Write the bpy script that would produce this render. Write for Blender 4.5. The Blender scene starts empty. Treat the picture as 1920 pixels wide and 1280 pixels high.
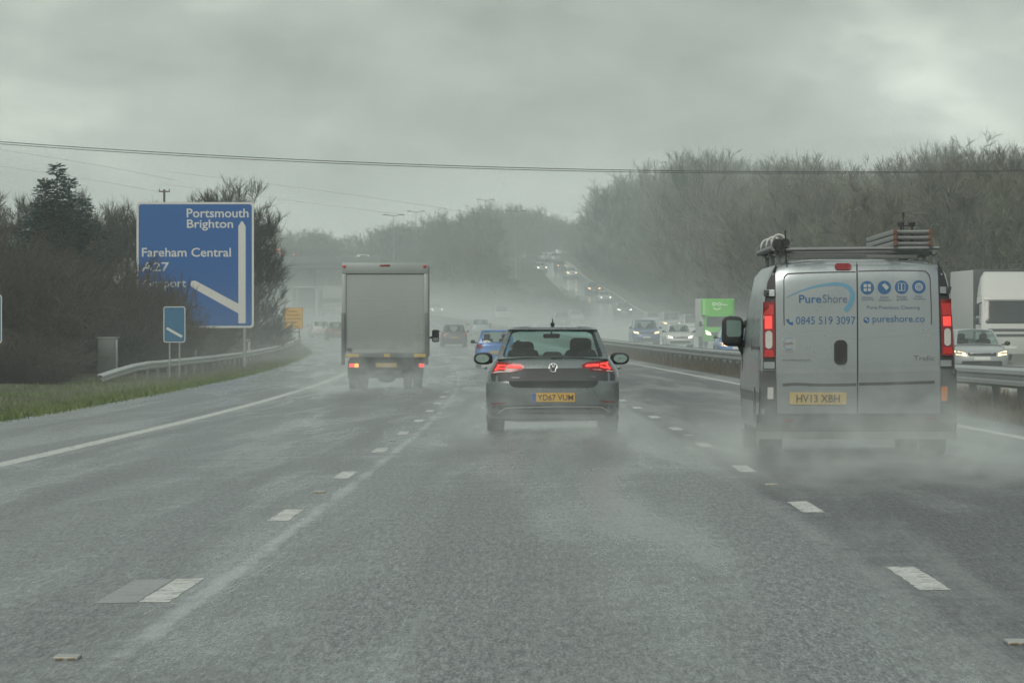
import bpy, bmesh, math, random
import numpy as np
from mathutils import Vector, Matrix
from mathutils.bvhtree import BVHTree

SC = bpy.context.scene
COL = SC.collection
PI = math.pi
R = math.radians
random.seed(7)

# ------------------------------------------------------------------ basic helpers
def link(o, parent=None):
    COL.objects.link(o)
    if parent is not None:
        o.parent = parent
    return o

def mesh_from_bm(name, bm, smooth=True, angle=35):
    bmesh.ops.recalc_face_normals(bm, faces=bm.faces)
    me = bpy.data.meshes.new(name)
    bm.to_mesh(me); bm.free()
    if smooth and len(me.polygons):
        me.polygons.foreach_set('use_smooth', [True] * len(me.polygons))
        me.set_sharp_from_angle(angle=R(angle))
    return me

def obj(name, bm, mat, parent=None, smooth=True, angle=35):
    me = mesh_from_bm(name, bm, smooth, angle)
    if mat is not None:
        me.materials.append(mat)
    return link(bpy.data.objects.new(name, me), parent)

def tag(o, label=None, cat=None, group=None, kind=None):
    if label: o['label'] = label
    if cat: o['category'] = cat
    if group: o['group'] = group
    if kind: o['kind'] = kind
    return o

def thing(name, label, cat, loc=(0, 0, 0), rot=(0, 0, 0), group=None):
    o = bpy.data.objects.new(name, None)
    COL.objects.link(o)
    o.location = loc; o.rotation_euler = rot
    o.empty_display_size = .3
    return tag(o, label, cat, group)

def rawmesh(name, verts, faces, mat, parent=None, smooth=False):
    me = bpy.data.meshes.new(name)
    me.from_pydata(verts, [], faces)
    if smooth:
        me.polygons.foreach_set('use_smooth', [True] * len(me.polygons))
    me.materials.append(mat)
    return link(bpy.data.objects.new(name, me), parent)

def box(bm, x0, x1, y0, y1, z0, z1, bev=0.0, seg=2):
    t = bmesh.new()
    r = bmesh.ops.create_cube(t, size=1.0)
    for v in t.verts:
        v.co = Vector(((v.co.x + .5) * (x1 - x0) + x0, (v.co.y + .5) * (y1 - y0) + y0, (v.co.z + .5) * (z1 - z0) + z0))
    if bev > 0:
        bmesh.ops.bevel(t, geom=list(t.edges), offset=bev, segments=seg, profile=.5, affect='EDGES')
    merge(bm, t)

def merge(bm, t, mtx=None):
    m = {}
    for v in t.verts:
        m[v] = bm.verts.new(mtx @ v.co if mtx else v.co)
    for f in t.faces:
        try: bm.faces.new([m[v] for v in f.verts])
        except ValueError: pass
    t.free()

def tube(bm, p, q, r0, r1=None, n=8, cap=True):
    r1 = r0 if r1 is None else r1
    p = Vector(p); q = Vector(q)
    d = (q - p).normalized()
    a = d.orthogonal().normalized(); b = d.cross(a)
    A = []; B = []
    for i in range(n):
        t = 2 * PI * i / n
        o = a * math.cos(t) + b * math.sin(t)
        A.append(bm.verts.new(p + o * r0)); B.append(bm.verts.new(q + o * r1))
    for i in range(n):
        j = (i + 1) % n
        bm.faces.new((A[i], A[j], B[j], B[i]))
    if cap:
        bm.faces.new(A[::-1]); bm.faces.new(B)

def polytube(bm, pts, r, n=8):
    for a, b in zip(pts[:-1], pts[1:]):
        tube(bm, a, b, r, r, n)

def lathe_x(bm, prof, n=24, cx=0, cy=0, cz=0):
    """profile of (x, radius) turned round an axis along x"""
    rings = []
    for (x, r) in prof:
        rings.append([bm.verts.new((cx + x, cy + r * math.cos(2 * PI * k / n), cz + r * math.sin(2 * PI * k / n))) for k in range(n)])
    for a, b in zip(rings[:-1], rings[1:]):
        for k in range(n):
            j = (k + 1) % n
            bm.faces.new((a[k], a[j], b[j], b[k]))
    bm.faces.new(rings[0][::-1]); bm.faces.new(rings[-1])

def ellipsoid(bm, c, r, u=14, v=10):
    t = bmesh.new()
    bmesh.ops.create_uvsphere(t, u_segments=u, v_segments=v, radius=1)
    merge(bm, t, Matrix.Translation(c) @ Matrix.Diagonal((r[0], r[1], r[2], 1)))

def rrect(x0, x1, z0, z1, r=0.02, n=4):
    pts = []
    r = min(r, (x1 - x0) * .49, (z1 - z0) * .49)
    for cx, cz, a0 in ((x1 - r, z1 - r, 0), (x0 + r, z1 - r, 90), (x0 + r, z0 + r, 180), (x1 - r, z0 + r, 270)):
        for k in range(n + 1):
            a = R(a0 + 90 * k / n)
            pts.append((cx + r * math.cos(a), cz + r * math.sin(a)))
    return pts

def ellipse(cx, cz, rx, rz, n=24):
    return [(cx + rx * math.cos(2 * PI * k / n), cz + rz * math.sin(2 * PI * k / n)) for k in range(n)]

# ------------------------------------------------------------------ material helpers
class NT:
    def __init__(s, tree):
        s.t = tree; s.n = tree.nodes; s.l = tree.links
    def node(s, typ, **kw):
        n = s.n.new(typ)
        for k, v in kw.items(): setattr(n, k, v)
        return n
    def set(s, sock, v):
        if hasattr(v, 'node'): s.l.new(v, sock)
        else: sock.default_value = v
    def m(s, op, a, b=None, c=None, clamp=False):
        n = s.node('ShaderNodeMath', operation=op); n.use_clamp = clamp
        s.set(n.inputs[0], a)
        if b is not None: s.set(n.inputs[1], b)
        if c is not None: s.set(n.inputs[2], c)
        return n.outputs[0]
    def ss(s, x, a, b):
        n = s.node('ShaderNodeMapRange', interpolation_type='SMOOTHSTEP')
        s.set(n.inputs['Value'], x); n.inputs['From Min'].default_value = a; n.inputs['From Max'].default_value = b
        return n.outputs[0]
    def noise(s, vec, scale, detail=4, rough=.55, dist=0):
        n = s.node('ShaderNodeTexNoise')
        if vec is not None: s.l.new(vec, n.inputs['Vector'])
        n.inputs['Scale'].default_value = scale; n.inputs['Detail'].default_value = detail
        n.inputs['Roughness'].default_value = rough; n.inputs['Distortion'].default_value = dist
        return n.outputs['Fac']
    def mapv(s, vec, scale=(1, 1, 1), loc=(0, 0, 0)):
        n = s.node('ShaderNodeMapping')
        s.l.new(vec, n.inputs['Vector']); n.inputs['Scale'].default_value = scale; n.inputs['Location'].default_value = loc
        return n.outputs[0]
    def mix(s, f, a, b):
        n = s.node('ShaderNodeMix', data_type='RGBA')
        s.set(n.inputs[0], f)
        for sock, v in ((n.inputs[6], a), (n.inputs[7], b)):
            if hasattr(v, 'node'): s.l.new(v, sock)
            else: sock.default_value = (*v, 1) if len(v) == 3 else v
        return n.outputs[2]
    def ramp(s, f, stops):
        n = s.node('ShaderNodeValToRGB')
        e = n.color_ramp.elements
        while len(e) < len(stops): e.new(.5)
        for k, (p, c) in enumerate(stops):
            e[k].position = p; e[k].color = (*c, 1) if len(c) == 3 else c
        s.l.new(f, n.inputs[0])
        return n.outputs[0]

def new_mat(name):
    m = bpy.data.materials.new(name); m.use_nodes = True
    t = NT(m.node_tree)
    b = m.node_tree.nodes.get('Principled BSDF')
    return m, t, b

def mat(name, col, rough=.5, metal=0.0, var=.25, scale=6.0, bump=0.0, bscale=40, spec=.5, coat=0.0, dirt=None, emit=None, estr=0):
    """plain surface with a mottled colour, uneven gloss and, if asked, road grime"""
    m, t, b = new_mat(name)
    tc = t.node('ShaderNodeTexCoord').outputs['Object']
    n1 = t.noise(tc, scale, 5, .6)
    lo = tuple(c * (1 - var) for c in col); hi = tuple(min(1, c * (1 + var)) for c in col)
    c = t.mix(n1, lo, hi)
    rg = t.m('MULTIPLY_ADD', n1, .24, rough - .12)
    if dirt:
        dcol, z0, z1, amt = dirt
        sp = t.node('ShaderNodeSeparateXYZ'); t.l.new(tc, sp.inputs[0])
        h = t.ss(sp.outputs['Z'], z1, z0)
        n2 = t.noise(t.mapv(tc, (1.5, 1.5, .45)), 5.0, 6, .75)
        f = t.m('MULTIPLY', t.m('MULTIPLY_ADD', n2, .9, .25, clamp=True), t.m('MULTIPLY', h, amt), clamp=True)
        c = t.mix(f, c, dcol)
        rg = t.m('ADD', rg, t.m('MULTIPLY', f, .35), clamp=True)
    t.l.new(c, b.inputs['Base Color'])
    t.l.new(rg, b.inputs['Roughness'])
    b.inputs['Metallic'].default_value = metal
    b.inputs['Specular IOR Level'].default_value = spec
    b.inputs['Coat Weight'].default_value = coat
    b.inputs['Coat Roughness'].default_value = .12
    if bump:
        bn = t.node('ShaderNodeBump'); bn.inputs['Strength'].default_value = bump; bn.inputs['Distance'].default_value = .01
        t.l.new(t.noise(tc, bscale, 4), bn.inputs['Height']); t.l.new(bn.outputs[0], b.inputs['Normal'])
    if emit:
        b.inputs['Emission Color'].default_value = (*emit, 1); b.inputs['Emission Strength'].default_value = estr
    return m

GRIME = (.16, .17, .165)
def paint(name, col, metal=.25, rough=.34, grime=.6, z1=1.0):
    return mat(name, col, rough, metal, var=.08, scale=2.5, coat=.5, dirt=(GRIME, .1, z1, grime))

def glass(name, tint=(.55, .66, .64), refl=.05):
    m, t, b = new_mat(name)
    t.n.remove(b)
    out = t.n.get('Material Output')
    tr = t.node('ShaderNodeBsdfTransparent'); tr.inputs[0].default_value = (*tint, 1)
    gl = t.node('ShaderNodeBsdfGlossy'); gl.inputs['Roughness'].default_value = .06; gl.inputs[0].default_value = (.9, .95, .93, 1)
    lw = t.node('ShaderNodeLayerWeight'); lw.inputs[0].default_value = .5
    fr = t.m('MULTIPLY_ADD', t.m('POWER', lw.outputs['Facing'], 5.0), .9, .045)
    tc = t.node('ShaderNodeTexCoord').outputs['Object']
    wet = t.m('MULTIPLY_ADD', t.noise(tc, 26, 5, .7), .14, -.02, clamp=True)
    di = t.node('ShaderNodeBsdfDiffuse'); di.inputs[0].default_value = (.42, .45, .44, 1)
    mx = t.node('ShaderNodeMixShader'); t.l.new(fr, mx.inputs[0]); t.l.new(tr.outputs[0], mx.inputs[1]); t.l.new(gl.outputs[0], mx.inputs[2])
    m2 = t.node('ShaderNodeMixShader'); t.l.new(wet, m2.inputs[0]); t.l.new(mx.outputs[0], m2.inputs[1]); t.l.new(di.outputs[0], m2.inputs[2])
    t.l.new(m2.outputs[0], out.inputs['Surface'])
    return m

M = {}
M['black_plastic'] = mat('black_plastic', (.022, .024, .025), .5, 0, .3, 8, dirt=(GRIME, .1, .7, .35))
M['grey_plastic'] = mat('grey_plastic', (.055, .06, .06), .55, 0, .25, 6, dirt=(GRIME, .1, .8, .6))
M['rubber'] = mat('tyre_rubber', (.02, .021, .021), .6, 0, .3, 9)
M['rim'] = mat('wheel_rim', (.28, .29, .29), .4, .7, .2, 9)
M['chrome'] = mat('chrome', (.62, .64, .64), .2, .9, .1, 9)
M['steel'] = mat('galvanised_steel', (.36, .38, .375), .45, .55, .28, 3.0, bump=.15, bscale=30)
M['alu'] = mat('aluminium', (.5, .52, .51), .4, .7, .2, 5)
M['rust'] = mat('rusty_ends', (.16, .085, .055), .7, .2, .4, 12)
M['plate_yellow'] = mat('plate_yellow', (.62, .36, .035), .4, 0, .16, 9, dirt=(GRIME, .3, .7, .25))
M['plate_dirty'] = mat('plate_dirty', (.50, .32, .06), .5, 0, .2, 9, dirt=(GRIME, .3, 1.2, .45))
M['plate_far'] = mat('plate_far', (.34, .24, .08), .5, 0, .2, 9)
M['rack'] = mat('rack_steel', (.20, .21, .21), .45, .5, .28, 3.0)
M['plate_white'] = mat('plate_white', (.6, .6, .56), .4, 0, .1, 9)
M['ink'] = mat('ink_black', (.018, .018, .02), .5, 0, .1, 9)
M['eu_blue'] = mat('plate_blue', (.04, .12, .35), .4, 0, .1, 9)
M['glass'] = glass('car_glass', (.74, .82, .80))
M['glass_teal'] = glass('hatch_glass', (.74, .90, .87))
M['dark_glass'] = mat('dark_glass', (.03, .035, .036), .12, 0, .3, 4, spec=.6)
M['seat'] = mat('seat_cloth', (.022, .025, .026), .85, 0, .3, 10)
M['lens_red'] = mat('lens_red', (.20, .012, .014), .2, 0, .25, 20, spec=.6)
M['lens_clear'] = mat('lens_clear', (.5, .5, .48), .2, 0, .2, 20)
M['lens_amber'] = mat('lens_amber', (.5, .16, .02), .25, 0, .2, 20)
M['lit_red'] = mat('lit_red', (.5, .02, .02), .3, 0, .1, 20, emit=(1, .055, .04), estr=.55)
M['lit_red_soft'] = mat('lit_red_soft', (.3, .015, .015), .3, 0, .2, 30, emit=(1, .05, .04), estr=.05)
M['lit_amber'] = mat('lit_amber', (.6, .25, .03), .3, 0, .1, 20, emit=(1, .34, .05), estr=1.0)
M['lit_beacon'] = mat('lit_beacon', (.6, .25, .03), .3, 0, .1, 20, emit=(1, .22, .06), estr=1.6)
M['headlight_warm'] = mat('headlight_warm', (.7, .65, .5), .3, 0, .1, 20, emit=(1, .62, .24), estr=1.7)
M['headlight_white'] = mat('headlight_white', (.7, .7, .65), .3, 0, .1, 20, emit=(1, .90, .68), estr=1.9)
M['white_paint'] = mat('sign_white', (.55, .56, .53), .5, 0, .1, 3)
M['concrete'] = mat('concrete', (.17, .17, .16), .8, 0, .35, .6, bump=.2, bscale=6)
M['wood_pole'] = mat('weathered_wood', (.10, .09, .075), .8, 0, .3, 4)
M['cable'] = mat('cable', (.028, .03, .03), .6, 0, .2, 2)

# ------------------------------------------------------------------ the lie of the land (metres; the camera stands at x=0, y=0, 1.2 m up)
FPX = 7650.0            # focal length of the photograph in its own pixels (telephoto)
def L(d):               # line between lanes one and two of this carriageway: one long left-hand bend
    return -1.5 - (d - 68.0) ** 2 / 9800.0
def dL(d): return -(d - 68.0) / 4900.0
def zm(d):              # long profile: level, then a gentle climb
    if d < 60: return 0.0
    if d < 380: return 2.1e-5 * (d - 60) ** 2
    return 2.1e-5 * 320 ** 2 + .0150 * (d - 380)
def dzm(d): return (zm(d + 1) - zm(d - 1)) / 2
def cross(off):         # crossfall of this carriageway
    return .016 * (max(-7.6, min(8.4, off)) - 3.65)
def e0(d):              # left edge of the tarmac, offset from L
    return float(np.interp(d, [-50, 60, 120, 262, 320, 400, 500, 1400], [-7.3, -7.4, -7.6, -7.5, -8.8, -12.5, -15, -15]))
E1, BAR, E2, E3 = 8.4, 9.0, 10.6, 24.0
_hd = np.arange(-100, 1500, 5.0)
_zh = np.interp(_hd, [470, 490, 545, 575, 690, 740, 790, 850, 920, 1500], [zm(470), 4.3, 6.5, 8.0, 12.1, 14.5, 16.9, 18.5, 18.9, 19])
for _i, _d in enumerate(_hd):
    if _d < 470: _zh[_i] = zm(_d)
_k = np.ones(7) / 7
_zh2 = np.convolve(np.pad(_zh, 3, mode='edge'), _k, 'valid')
def zh(d): return float(np.interp(d, _hd, _zh2))
def hl(d): return max(float(np.interp(d, [330, 400, 490, 575, 690, 800, 860, 940, 1000], [6.2, 8.7, 9.4, 7.4, 6.0, 4.0, 0, -22, -40])), L(d) + E3 + .1 if d < 430 else -1e9)
def hr(d): return max(float(np.interp(d, [330, 400, 490, 575, 690, 800, 860, 940, 1000], [16, 16.6, 17.2, 15.2, 12.9, 10.9, 7, -15, -33])), L(d) + E3 + .25 if d < 430 else -1e9)

def left_z(off, d):     # ground left of the tarmac; off = metres beyond its edge
    base = zm(d) + cross(-8)
    dip = -.30 * min(1, off / 3.0)
    rise = .05 * max(0, off - 8) if off < 60 else 2.6 + .05 * (off - 60)
    far = max(0.0, min(1.0, (d - 640) / 350.0)) * min(1, off / 14.0) * 9.0
    return base + dip + min(rise, 14) + far
def right_z(off, d):    # the wooded bank on the far side
    base = zh(d)
    k = .16 if d < 500 else .10
    return base - .12 * min(1, off / 2) + k * max(0, min(off - 2.5, 55)) + .03 * max(0, off - 57)
def ground(X, d):
    l = L(d)
    if X < l + e0(d): return left_z(l + e0(d) - X, d)
    if X < l + E3: return zm(d) + cross(X - l)
    h0, h1 = hl(d), hr(d)
    if X < h0:
        a = l + E3; f = (X - a) / max(.1, h0 - a)
        return zm(d) + cross(9) + (zh(d) - zm(d)) * f + isl(d) * math.sin(PI * max(0.0, f) ** .55)
    if X < h1: return zh(d)
    return right_z(X - h1, d)
def isl(d): return max(0.0, min(4.0, (d - 500) * .025))
def px(x, d): return (x - 960.0) * d / FPX
# ------------------------------------------------------------------ vehicle building blocks
def plan(hw, y0, y1, ar, nr, af, nf, N=12, S=9):
    p = []
    for k in range(N + 1):
        a = PI + PI * k / N; c, s = math.cos(a), math.sin(a)
        p.append((hw * math.copysign(abs(c) ** (2 / nr), c), y0 + ar - ar * abs(s) ** (2 / nr)))
    for k in range(1, S): p.append((hw, y0 + ar + (y1 - af - y0 - ar) * k / S))
    for k in range(N + 1):
        a = PI * k / N; c, s = math.cos(a), math.sin(a)
        p.append((hw * math.copysign(abs(c) ** (2 / nf), c), y1 - af + af * abs(s) ** (2 / nf)))
    for k in range(1, S): p.append((-hw, y1 - af + (y0 + ar - y1 + af) * k / S))
    return p

def loft_z(bm, slices, cap0=True, cap1=True):
    """slices: (z, half width, rear y, front y, rear corner depth, rear power, front corner depth, front power)"""
    rings = []
    for s in slices:
        rings.append([bm.verts.new((x, y, s[0])) for x, y in plan(*s[1:])])
    n = len(rings[0])
    for a, b in zip(rings[:-1], rings[1:]):
        for k in range(n):
            j = (k + 1) % n
            bm.faces.new((a[k], a[j], b[j], b[k]))
    if cap0: bm.faces.new(rings[0][::-1])
    if cap1: bm.faces.new(rings[-1])
    return rings

def bvh_of(o):
    me = o.data
    return BVHTree.FromPolygons([v.co.copy() for v in me.vertices], [tuple(p.vertices) for p in me.polygons])

def surf(bvh, face):
    """returns f(a, b, off) -> point on the shell seen from that side"""
    def f(a, b, off, last=[0.0]):
        if face == 'rear': o, d = Vector((a, -3, b)), Vector((0, 1, 0))
        elif face == 'front': o, d = Vector((a, 12, b)), Vector((0, -1, 0))
        elif face == 'left': o, d = Vector((-4, a, b)), Vector((1, 0, 0))
        elif face == 'right': o, d = Vector((4, a, b)), Vector((-1, 0, 0))
        else: o, d = Vector((a, b, 6)), Vector((0, 0, -1))
        h = bvh.ray_cast(o, d)[0]
        ax = 1 if face in ('rear', 'front') else (0 if face in ('left', 'right') else 2)
        v = h[ax] if h is not None else last[0]
        last[0] = v
        p = Vector(o); p[ax] = v
        return p - d * off
    return f

def flat(y, face='rear'):
    def f(a, b, off, last=None):
        return Vector((a, y - off, b)) if face == 'rear' else Vector((a, y + off, b))
    return f

def panel(name, pts, sf, mat, parent, off=.006, thick=.012, grid=.09, holes=None):
    """a thin plate with a traced outline that follows the vehicle's shell"""
    bm = bmesh.new()
    vs = [bm.verts.new((a, 0, b)) for a, b in pts]
    bm.faces.new(vs)
    xs = [p[0] for p in pts]; zs = [p[1] for p in pts]
    k = math.ceil(min(xs) / grid)
    while k * grid < max(xs):
        bmesh.ops.bisect_plane(bm, geom=bm.verts[:] + bm.edges[:] + bm.faces[:], plane_co=(k * grid, 0, 0), plane_no=(1, 0, 0)); k += 1
    k = math.ceil(min(zs) / grid)
    while k * grid < max(zs):
        bmesh.ops.bisect_plane(bm, geom=bm.verts[:] + bm.edges[:] + bm.faces[:], plane_co=(0, 0, k * grid), plane_no=(0, 0, 1)); k += 1
    be = [e for e in bm.edges if len(e.link_faces) == 1]
    par = {v: (v.co.x, v.co.z) for v in bm.verts}
    for v, (a, b) in par.items(): v.co = sf(a, b, off)
    if thick:
        r = bmesh.ops.extrude_edge_only(bm, edges=be)
        nv = [g for g in r['geom'] if isinstance(g, bmesh.types.BMVert)]
        p0 = sf(*pts[0], 0); p1 = sf(*pts[0], 1); d = (p1 - p0)
        for v in nv: v.co = v.co - d * thick
    return obj(name, bm, mat, parent)

def strip(name, path, w, sf, mat, parent, off=.006):
    """a narrow band along a path on the shell (seams, chrome lines)"""
    bm = bmesh.new(); A = []; B = []
    n = len(path)
    for i, (a, b) in enumerate(path):
        q = path[min(i + 1, n - 1)]; p = path[max(i - 1, 0)]
        dx, dz = q[0] - p[0], q[1] - p[1]; l = math.hypot(dx, dz) or 1
        ww = w(i / (n - 1)) if callable(w) else w
        nx, nz = -dz / l * ww / 2, dx / l * ww / 2
        A.append(bm.verts.new(sf(a + nx, b + nz, off))); B.append(bm.verts.new(sf(a - nx, b - nz, off)))
    for i in range(n - 1): bm.faces.new((A[i], A[i + 1], B[i + 1], B[i]))
    return obj(name, bm, mat, parent)

def bez(pts, n=20):
    """smooth curve through points"""
    out = []
    P = [Vector((*p, 0)) for p in pts]
    for i in range(len(P) - 1):
        p0 = P[max(i - 1, 0)]; p1 = P[i]; p2 = P[i + 1]; p3 = P[min(i + 2, len(P) - 1)]
        for k in range(n):
            t = k / n
            v = .5 * ((2 * p1) + (p2 - p0) * t + (2 * p0 - 5 * p1 + 4 * p2 - p3) * t * t + (3 * p1 - p0 - 3 * p2 + p3) * t ** 3)
            out.append((v.x, v.y))
    out.append(tuple(P[-1][:2]))
    return out

def glyphs(s, bold=0.0):
    cu = bpy.data.curves.new('lettering', 'FONT'); cu.body = s; cu.size = 1; cu.offset = bold; cu.resolution_u = 3
    o = bpy.data.objects.new('lettering', cu)
    me = bpy.data.meshes.new_from_object(o)
    V = [tuple(v.co) for v in me.vertices]; F = [tuple(p.vertices) for p in me.polygons]
    bpy.data.objects.remove(o); bpy.data.curves.remove(cu); bpy.data.meshes.remove(me)
    return V, F

def text(name, s, cx, cz, width, sf, mat, parent, off=.007, height=None, bold=0.0, mirror=False, left=None):
    V, F = glyphs(s, bold)
    xs = [v[0] for v in V]; ys = [v[1] for v in V]
    sx = width / (max(xs) - min(xs)); sy = sx if height is None else height / (max(ys) - min(ys))
    mx = (max(xs) + min(xs)) / 2; my = (max(ys) + min(ys)) / 2
    pts = []
    for v in V:
        a = (v[0] - mx) * sx; b = cz + (v[1] - my) * sy
        pts.append(tuple(sf(cx - a if mirror else cx + a, b, off)))
    return rawmesh(name, pts, F, mat, parent)

def patch(frame, glass_bm, bl, br, tr, tl, hint, ins, rad=.06, bulge=.04, recess=.006, k=8, mcorner=5):
    """one face of the cabin: a painted surround with a rounded opening (into frame) and a pane (into glass_bm)"""
    bl, br, tr, tl = map(Vector, (bl, br, tr, tl))
    n = (br - bl).cross(tl - bl).normalized()
    if n.dot(Vector(hint)) < 0: n = -n
    def P(u, v, r=0):
        a = bl.lerp(br, u); b = tl.lerp(tr, u)
        return a.lerp(b, v) + n * (bulge * 4 * u * (1 - u) + bulge * .6 * 4 * v * (1 - v)) - n * r
    w = ((br - bl).length + (tr - tl).length) / 2; h = ((tl - bl).length + (tr - br).length) / 2
    u0, u1, v0, v1 = ins[0] / w, 1 - ins[1] / w, ins[2] / h, 1 - ins[3] / h
    ru, rv = rad / w, rad / h
    inner = []; outer = []
    def side(a, b, oa, ob):
        for i in range(k):
            t = i / k
            inner.append((a[0] + (b[0] - a[0]) * t, a[1] + (b[1] - a[1]) * t)); outer.append((oa[0] + (ob[0] - oa[0]) * t, oa[1] + (ob[1] - oa[1]) * t))
    def corner(cu, cv, a0, o):
        for i in range(mcorner):
            t = R(a0 + 90 * i / mcorner)
            inner.append((cu + ru * math.cos(t), cv + rv * math.sin(t))); outer.append(o)
    e = 1e-6
    side((u0 + ru, v0), (u1 - ru, v0), (0.0, 0), (1.0, 0)); corner(u1 - ru, v0 + rv, -90, (1, 0))
    side((u1, v0 + rv), (u1, v1 - rv), (1, 0), (1, 1)); corner(u1 - ru, v1 - rv, 0, (1, 1))
    side((u1 - ru, v1), (u0 + ru, v1), (1, 1), (0, 1)); corner(u0 + ru, v1 - rv, 90, (0, 1))
    side((u0, v1 - rv), (u0, v0 + rv), (0, 1), (0, 0)); corner(u0 + ru, v0 + rv, 180, (0, 0))
    N = len(inner)
    t = bmesh.new()
    A = [t.verts.new(P(*q)) for q in inner]; B = [t.verts.new(P(*q)) for q in outer]; D = [t.verts.new(P(*q, .03)) for q in inner]
    for i in range(N):
        j = (i + 1) % N
        t.faces.new((A[i], A[j], B[j], B[i])); t.faces.new((A[j], A[i], D[i], D[j]))
    bmesh.ops.remove_doubles(t, verts=t.verts, dist=1e-5)
    merge(frame, t)
    t = bmesh.new(); cu, cv = (u0 + u1) / 2, (v0 + v1) / 2
    prev = None
    for s in (1.0, .75, .5, .25):
        ring = [t.verts.new(P(cu + (q[0] - cu) * s, cv + (q[1] - cv) * s, recess)) for q in inner]
        if prev:
            for i in range(N):
                j = (i + 1) % N
                t.faces.new((prev[i], prev[j], ring[j], ring[i]))
        prev = ring
    c = t.verts.new(P(cu, cv, recess))
    for i in range(N): t.faces.new((prev[i], prev[(i + 1) % N], c))
    merge(glass_bm, t)

def wheel(parent, x, y, r=.32, w=.21, cx_sign=1):
    """tyre with its rim; x is the outer face"""
    bm = bmesh.new(); s = 1 if x > 0 else -1
    lathe_x(bm, [(-s * w, r * .6), (-s * w, r * .93), (-s * w * .88, r), (-s * w * .12, r), (0, r * .93), (0, r * .66), (-s * .03, r * .64)], 28, x, y, r)
    o = obj('wheel', bm, M['rubber'], parent)
    bm = bmesh.new()
    lathe_x(bm, [(-s * .05, r * .66), (-s * .012, r * .64), (-s * .03, r * .56), (-s * .03, .06), (-s * .005, .05), (-s * .005, .02)], 24, x, y, r)
    for k in range(5):
        a = 2 * PI * k / 5
        c = Vector((x - s * .012, y + math.cos(a) * r * .35, r + math.sin(a) * r * .35))
        tube(bm, Vector((x - s * .012, y, r)), Vector((x - s * .012, y + math.cos(a) * r * .6, r + math.sin(a) * r * .6)), .035, .03, 6)
    obj('rim', bm, M['rim'], o)
    return o

def cut_wells(o, spots, r=.37, inner=.52, outer=1.3):
    bm = bmesh.new()
    for (s, y) in spots:
        lathe_x(bm, [(s * inner, r), (s * outer, r)], 24, 0, y, r - .04)
    bmesh.ops.recalc_face_normals(bm, faces=bm.faces)
    me = bpy.data.meshes.new('cut'); bm.to_mesh(me); bm.free()
    c = bpy.data.objects.new('cut', me); COL.objects.link(c)
    md = o.modifiers.new('wells', 'BOOLEAN'); md.operation = 'DIFFERENCE'; md.object = c; md.solver = 'EXACT'
    dg = bpy.context.evaluated_depsgraph_get()
    me2 = bpy.data.meshes.new_from_object(o.evaluated_get(dg))
    o.modifiers.clear()
    old = o.data; o.data = me2
    bpy.data.meshes.remove(old)
    bpy.data.objects.remove(c); bpy.data.meshes.remove(me)
    me2.polygons.foreach_set('use_smooth', [True] * len(me2.polygons)); me2.set_sharp_from_angle(angle=R(35))
    while len(me2.materials) > 1: me2.materials.pop()

def wells(bm, spots, r, inner):
    """cuts the wheel wells into a closed lower shell and hands back a new bmesh"""
    o = obj('shell', bm, M['ink'])
    cut_wells(o, spots, r, inner)
    nb = bmesh.new(); nb.from_mesh(o.data)
    me = o.data; bpy.data.objects.remove(o); bpy.data.meshes.remove(me)
    return nb

def place(o, X, d, facing, front_len=0.0, yaw=0.0, zf=None):
    """puts a vehicle on the road with its near face at distance d; facing -1 looks at the camera"""
    phi = math.atan((d - 68.0) / 4900.0) + yaw
    zf = zf or (lambda D: zm(D) + cross(X - L(d)))
    g = (zf(d + 3) - zf(d)) / 3
    if facing > 0:
        o.location = (X, d, zf(d)); o.rotation_euler = (math.atan(g), 0, phi)
    else:
        o.rotation_euler = (-math.atan(g), 0, phi + PI)
        o.location = (X - math.sin(phi) * front_len, d + math.cos(phi) * front_len, zf(d) + g * front_len)

STY = {
 # length, half width, height, belt z, bonnet length, windscreen rake end, roof rear y, rear base y, roof half width
 'hatch': dict(Ln=4.1, hw=.88, H=1.47, belt=.97, bon=1.02, wr=.72, rr=.42, rb=.12, rhw=.60, hood=.80),
 'small': dict(Ln=3.7, hw=.83, H=1.52, belt=.98, bon=.85, wr=.70, rr=.34, rb=.10, rhw=.58, hood=.84),
 'saloon': dict(Ln=4.6, hw=.90, H=1.44, belt=.95, bon=1.15, wr=.80, rr=1.25, rb=.62, rhw=.58, hood=.80),
 'estate': dict(Ln=4.7, hw=.90, H=1.46, belt=.95, bon=1.18, wr=.80, rr=.45, rb=.16, rhw=.60, hood=.80),
 'suv': dict(Ln=4.5, hw=.93, H=1.68, belt=1.10, bon=1.05, wr=.70, rr=.40, rb=.14, rhw=.66, hood=.95),
 'mpv': dict(Ln=4.7, hw=.95, H=1.85, belt=1.12, bon=.80, wr=.95, rr=.30, rb=.12, rhw=.74, hood=.98),
}

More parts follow.
